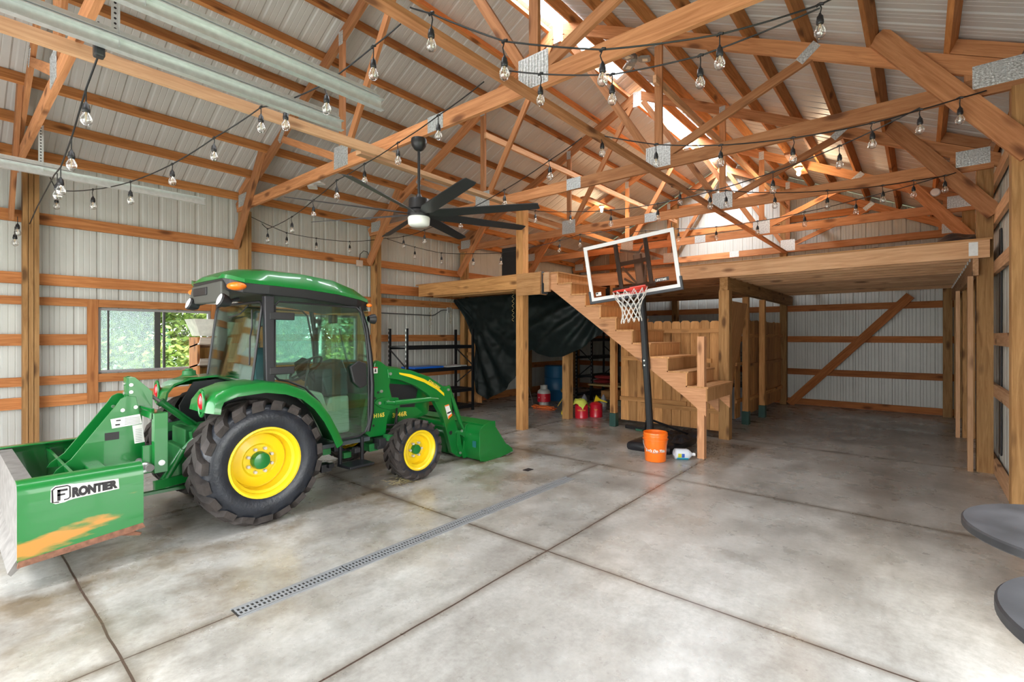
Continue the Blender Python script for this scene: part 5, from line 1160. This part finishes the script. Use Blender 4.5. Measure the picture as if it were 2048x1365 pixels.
for (x, y, s) in ((-5.72, 9.3, 'left'), (-5.35, 9.5, 'right')):
    t = T('bottle', (x, y, 0), 'clear plastic bottle, %s of the pair behind the gas cans' % s, 'bottle')
    O('body', MB().lathe([(.001, 0), (.06, 0), (.065, .02), (.065, .22), (.03, .29), (.018, .30), (.018, .32), (.001, .32)], (x, y, 0), 'z', 18), pm('clear_bottle', (.45, .47, .55), .15), t, smooth=50)
    O('label', MB().lathe([(.0665, .06), (.0665, .14)], (x, y, 0), 'z', 18), decal, t)
cm = MB(); random.seed(5)
for k in range(6):
    cx, cy = -6.35+random.uniform(-.05, .05), 8.62+random.uniform(-.05, .05); a_, b_ = random.uniform(.18, .30), random.uniform(.08, .16)
    cm.tube([(cx+a_*math.cos(t), cy+b_*math.sin(t)+.02*math.sin(3*t), .012+.012*k+.005*math.sin(5*t)) for t in [2*PI*i/28 for i in range(28)]], .008, 6, closed=True)
tag(O('extension_cord', cm, pm('cord_orange', (.75, .16, .03), .5), smooth=60), 'coiled orange extension cord on the floor under the loft', 'cord')
# low bench with sacks and a wooden crate
t = T('platform_cart', (-5.9, 10.8, 0), 'low dark cart with yellow edge holding red sacks', 'cart')
O('deck', MB().box((-6.35, 10.5, .38), (-5.35, 11.2, .42)), pm('deck_tan', (.42, .30, .12), .6), t)
for x in (-6.3, -5.4):
    for y in (10.55, 11.15): O('leg', MB().box((x-.02, y-.02, 0), (x+.02, y+.02, .38)), blkm, t)
for k, (z, s) in enumerate(((.42, 'lower'), (.53, 'upper'))):
    tag(O('sack', MB().ball((-6.1+.03*k, 10.8, z+.055), (.26, .2, .055), 18, 8), pm('sack_red', (.30, .03, .03), .6, bump=.4, bscale=10), smooth=60), '%s of two dark red sacks on the low cart' % s, 'sack')
ct = T('crate', (-5.55, 10.3, 0), 'small orange-brown wooden crate below the red sacks', 'crate')
for a, b in (((-5.75, 10.1, .15), (-5.35, 10.12, .33)), ((-5.75, 10.45, .15), (-5.35, 10.47, .33)), ((-5.75, 10.12, .15), (-5.73, 10.45, .33)), ((-5.37, 10.12, .15), (-5.35, 10.45, .33)), ((-5.75, 10.1, .13), (-5.35, 10.47, .15))):
    O('panel', MB().box(a, b), W_FENCE(), ct)
tag(O('plank_stack', MB().box((-6.0, 10.05, 0), (-5.0, 10.5, .05)).box((-5.9, 10.1, .05), (-5.1, 10.45, .13)), pm('drab_board', (.14, .15, .11), .7)), 'low stack of drab boards under the small crate', 'boards')
t = T('trimmer', (-6.15, 9.25, 0), 'yellow and black garden tool standing beside the propane tank', 'garden tool')
O('shaft', MB().tube([(-6.3, 9.1, .02), (-6.2, 9.3, .3), (-6.15, 9.4, .42)], .012, 8), pm('tool_yellow', (.6, .45, .08), .5), t); O('head', MB().ball((-6.25, 9.28, .36), (.08, .06, .06)), pm('tool_tan', (.25, .16, .06), .6), t, smooth=60)
tag(O('crowbar', MB().tube([(-7.25, 9.2, .45), (-7.05, 9.1, .15), (-6.98, 9.05, .03)], .010, 8), wornm), 'grey metal rod leaning left of the propane tank', 'rod')
gc_ = T('wire_crate', (-2.87, 10.2, 0), 'dark wire crate seen between thick post and gate', 'crate')
g_ = MB()
for i in range(12): g_.box((-3.14+.05*i, 10.20, .7), (-3.134+.05*i, 10.206, 1.3))
for i in range(10): g_.box((-3.14, 10.20, .7+.066*i), (-2.59, 10.206, .706+.066*i))
O('grid', g_, blkm, gc_); O('bin', MB().box((-3.12, 10.0, 0), (-2.62, 10.4, .62)), pm('bin_grey', (.35, .38, .42), .5), gc_, bev=.02)
O('crate_frame', MB().box((-3.13, 10.0, .62), (-2.61, 10.4, .70)), blk, gc_)
# clutter on the loft edge
def heap(x0, x1, y0, y1, z, h, label, mat, seed):
    vs = []; fs = []; nx, ny = 22, 10
    for i in range(nx+1):
        for j in range(ny+1):
            u, v = i/nx, j/ny; e = math.sin(PI*u)**.5*math.sin(PI*v)**.5
            vs.append((x0+(x1-x0)*u, y0+(y1-y0)*v, z+h*e*(.7+.6*noise.noise(Vector((u*4, v*3, seed))))))
    for i in range(nx):
        for j in range(ny): a = i*(ny+1)+j; fs.append((a, a+ny+1, a+ny+2, a+1))
    tag(O('plastic_bag', MB().add(vs, fs), mat, smooth=60), label, 'bag')
bag = pm('black_bag', (.02, .024, .03), .3, bump=.4, bscale=12)
heap(.12, .60, 8.0, 8.5, 2.762, .15, 'largest black plastic bag at the right end of the loft edge', bag, 1.)
heap(-.15, .14, 8.05, 8.4, 2.762, .06, 'flat grey plastic bag on the loft edge, middle one', pm('grey_bag', (.18, .18, .2), .4), 2.)
heap(-.62, -.30, 8.05, 8.4, 2.762, .07, 'small black bag on the loft edge, leftmost', bag, 3.)
heap(-2.2, -1.9, 8.05, 8.3, 2.762, .03, 'thin dark scrap lying on the loft edge above the thick post', bag, 5.)

# wooden bins against the left wall with a box on top
wb = T('nail_bin_rack', (-8.1, 2.6, 0), 'weathered wooden bin rack against left wall below the white box', 'rack')
O('side_board', MB().box((-8.28, 2.42, 0), (-7.93, 2.45, 1.60)), W_GIRT('z'), wb); O('side_board', MB().box((-8.28, 2.80, 0), (-7.93, 2.83, 1.60)), W_GIRT('z'), wb)
oldw = wood('weathered_board', (.38, .30, .25), (.62, .53, .46), 'y')
for z in (1.52, 1.22, .92, .62): O('bin', MB().prism([(-8.28, z-.08), (-7.85, z-.02), (-7.80, z+.07), (-7.82, z+.075), (-7.88, z), (-8.28, z-.06)], 2.42, 2.83, 'y'), oldw, wb)
O('back_board', MB().box((-8.29, 2.42, 0), (-8.275, 2.83, 1.6)), W_PLY('z'), wb)
tag(O('white_box', MB().loft([[(-8.2, 2.43, 1.615), (-7.86, 2.43, 1.615), (-7.86, 2.82, 1.615), (-8.2, 2.82, 1.615)], [(-8.22, 2.34, 1.86), (-7.80, 2.34, 1.86), (-7.80, 2.86, 1.86), (-8.22, 2.86, 1.86)]]), pm('dirty_white', (.66, .64, .58), .6, noise_amt=.15, nscale=12), bev=.004), 'dirty white flared box on top of the wooden bin rack', 'box')
# conduit and electrical boxes on the left wall
t = T('conduit', (-8.30, 6.7, 2.1), 'thin grey metal conduit along left wall above the shelving', 'conduit')
O('pipe', MB().tube([(-8.31, 5.72, 2.08), (-8.31, 7.12, 2.07), (-8.31, 7.2, 2.09), (-8.31, 7.38, 2.19), (-8.31, 7.46, 2.205), (-8.31, 7.6, 2.21)], .011, 8), pm('conduit_grey', (.10, .105, .11), .4, .5), t, smooth=60)
O('junction_box', MB().box((-8.335, 7.56, 2.15), (-8.28, 7.68, 2.27)), galv, t, bev=.004)
t = T('outlet_box', (-8.31, 5.28, 3.02), 'small pale electrical box with a cable loop left of the third post', 'electrical box')
O('box', MB().box((-8.32, 5.22, 2.96), (-8.27, 5.34, 3.08)), pm('box_pale', (.55, .45, .38), .5), t, bev=.004)
O('cable', MB().tube([(-8.3, 5.28, 3.08), (-8.29, 5.29, 3.2), (-8.28, 5.36, 3.27), (-8.27, 5.44, 3.26), (-8.26, 5.5, 3.15), (-8.24, 5.52, 3.02)], .007, 6), cord_m, t, smooth=60)
# spiral wire ornaments below the landing
for (x, y, z1, z0, s) in ((-7.55, 6.42, 2.40, 1.78, 'left'), (-6.95, 6.42, 2.40, 1.85, 'middle'), (-5.42, 6.47, 2.432, 1.87, 'right, beside the tall post')):
    pts = [(x+.018*math.cos(t), y+.018*math.sin(t), z1-(z1-z0)*t/(14*PI)) for t in [14*PI*i/110 for i in range(111)]]
    tag(O('spiral_spinner', MB().tube(pts, .004, 5), pm('brass_wire', (.35, .27, .12), .35, .8), smooth=60), 'thin twisted metal spinner hanging below the landing, ' + s, 'ornament')
# jack at the far left edge
t = T('floor_jack', (-8.1, .62, 0), 'small red and black jack on the floor at the left edge', 'jack')
O('body', MB().box((-8.2, .50, .03), (-7.95, .74, .14)), redp, t, bev=.02); O('base', MB().box((-8.22, .48, 0), (-7.93, .76, .05)), blk, t, bev=.01)

# ---------------------------------------------------------------- trees beyond the windows
random.seed(21)
LEAF = [leafm('leaves_bright', (.15, .24, .03), (.44, .50, .12)), leafm('leaves_mid', (.09, .18, .04), (.30, .39, .10)), leafm('leaves_cool', (.10, .20, .10), (.24, .35, .19))]
bark = pm('bark', (.09, .07, .05), .9, noise_amt=.4, nscale=14)
def tree(x, y, H, R, nl, lm, label, ls=.11):
    t = T('tree', (x, y, -.14), label, 'tree', group=None); tb = MB()
    tb.tube([(x, y, -.14), (x+.1, y, H*.3), (x-.05, y+.1, H*.7)], [.14, .10, .04], 8)
    br = []
    for k in range(12):
        a = random.uniform(0, 2*PI); z = H*random.uniform(.12, .6); e = Vector((x+R*.75*math.cos(a), y+R*.75*math.sin(a), z+R*random.uniform(.3, .7))); tb.tube([(x, y, z), (Vector((x, y, z))+e)/2+Vector((0, 0, .15)), e], [.045, .03, .01], 5)
    O('trunk', tb, bark, t, smooth=50)
    clumps = [Vector((x+random.gauss(0, R*.45), y+random.gauss(0, R*.45), H*random.uniform(.08, 1.0))) for _ in range(60)]
    vs = []; fs = []
    for i in range(nl):
        c = random.choice(clumps); p = c+Vector((random.gauss(0, .32), random.gauss(0, .32), random.gauss(0, .26)))
        if p.z < 0: continue
        u = Vector((random.gauss(0, 1), random.gauss(0, 1), random.gauss(0, .6))).normalized(); v = u.orthogonal().normalized(); v = (v*math.cos(i)+u.cross(v)*math.sin(i)); s_ = ls*random.uniform(.5, 1.1)
        k = len(vs); vs += [p-u*s_, p+v*s_*.45, p+u*s_, p-v*s_*.45]; fs.append((k, k+1, k+2, k+3))
    me = bpy.data.meshes.new('foliage'); me.from_pydata([q-Vector((x, y, H/2)) for q in vs], [], fs); me.materials.append(lm); put('foliage', me, (x, y, H/2), t)
tree(-15.5, 3.5, 5.2, 1.7, 9000, LEAF[1], 'leafy tree outside, in the left pane of the near window')
tree(-14.6, 4.9, 4.8, 1.5, 9000, LEAF[0], 'sunlit yellow-green tree outside, right pane of the near window', .10)
tree(-18, 6.6, 6.5, 2.2, 8000, LEAF[2], 'cool green tree outside, farther behind the sunlit one', .15)
tree(-16.5, 8.0, 5.5, 2.0, 9000, LEAF[2], 'dense green tree outside, left of the far window view', .12)
tree(-16.0, 9.8, 5.2, 1.8, 9000, LEAF[0], 'bright yellow-green tree outside, seen through the cab glass', .12)
tree(-19, 12.2, 7, 2.5, 8000, LEAF[1], 'tall green tree outside, right end of the far window view', .16)
tree(-21, 3.4, 7, 2.6, 7000, LEAF[2], 'big dark green tree outside, farthest left', .18)
tree(-21, 9.4, 7.5, 2.8, 7000, LEAF[1], 'big green tree outside, farthest back between the others', .18)

tag(O('rubber_strip', MB().box((.70, 7.80, .25), (.715, 7.93, 2.85)), pm('dull_black_sheet', (0, 0, 0)), bev=.008), 'tall narrow black strip standing between the loft post and the pale right wall', 'strip')
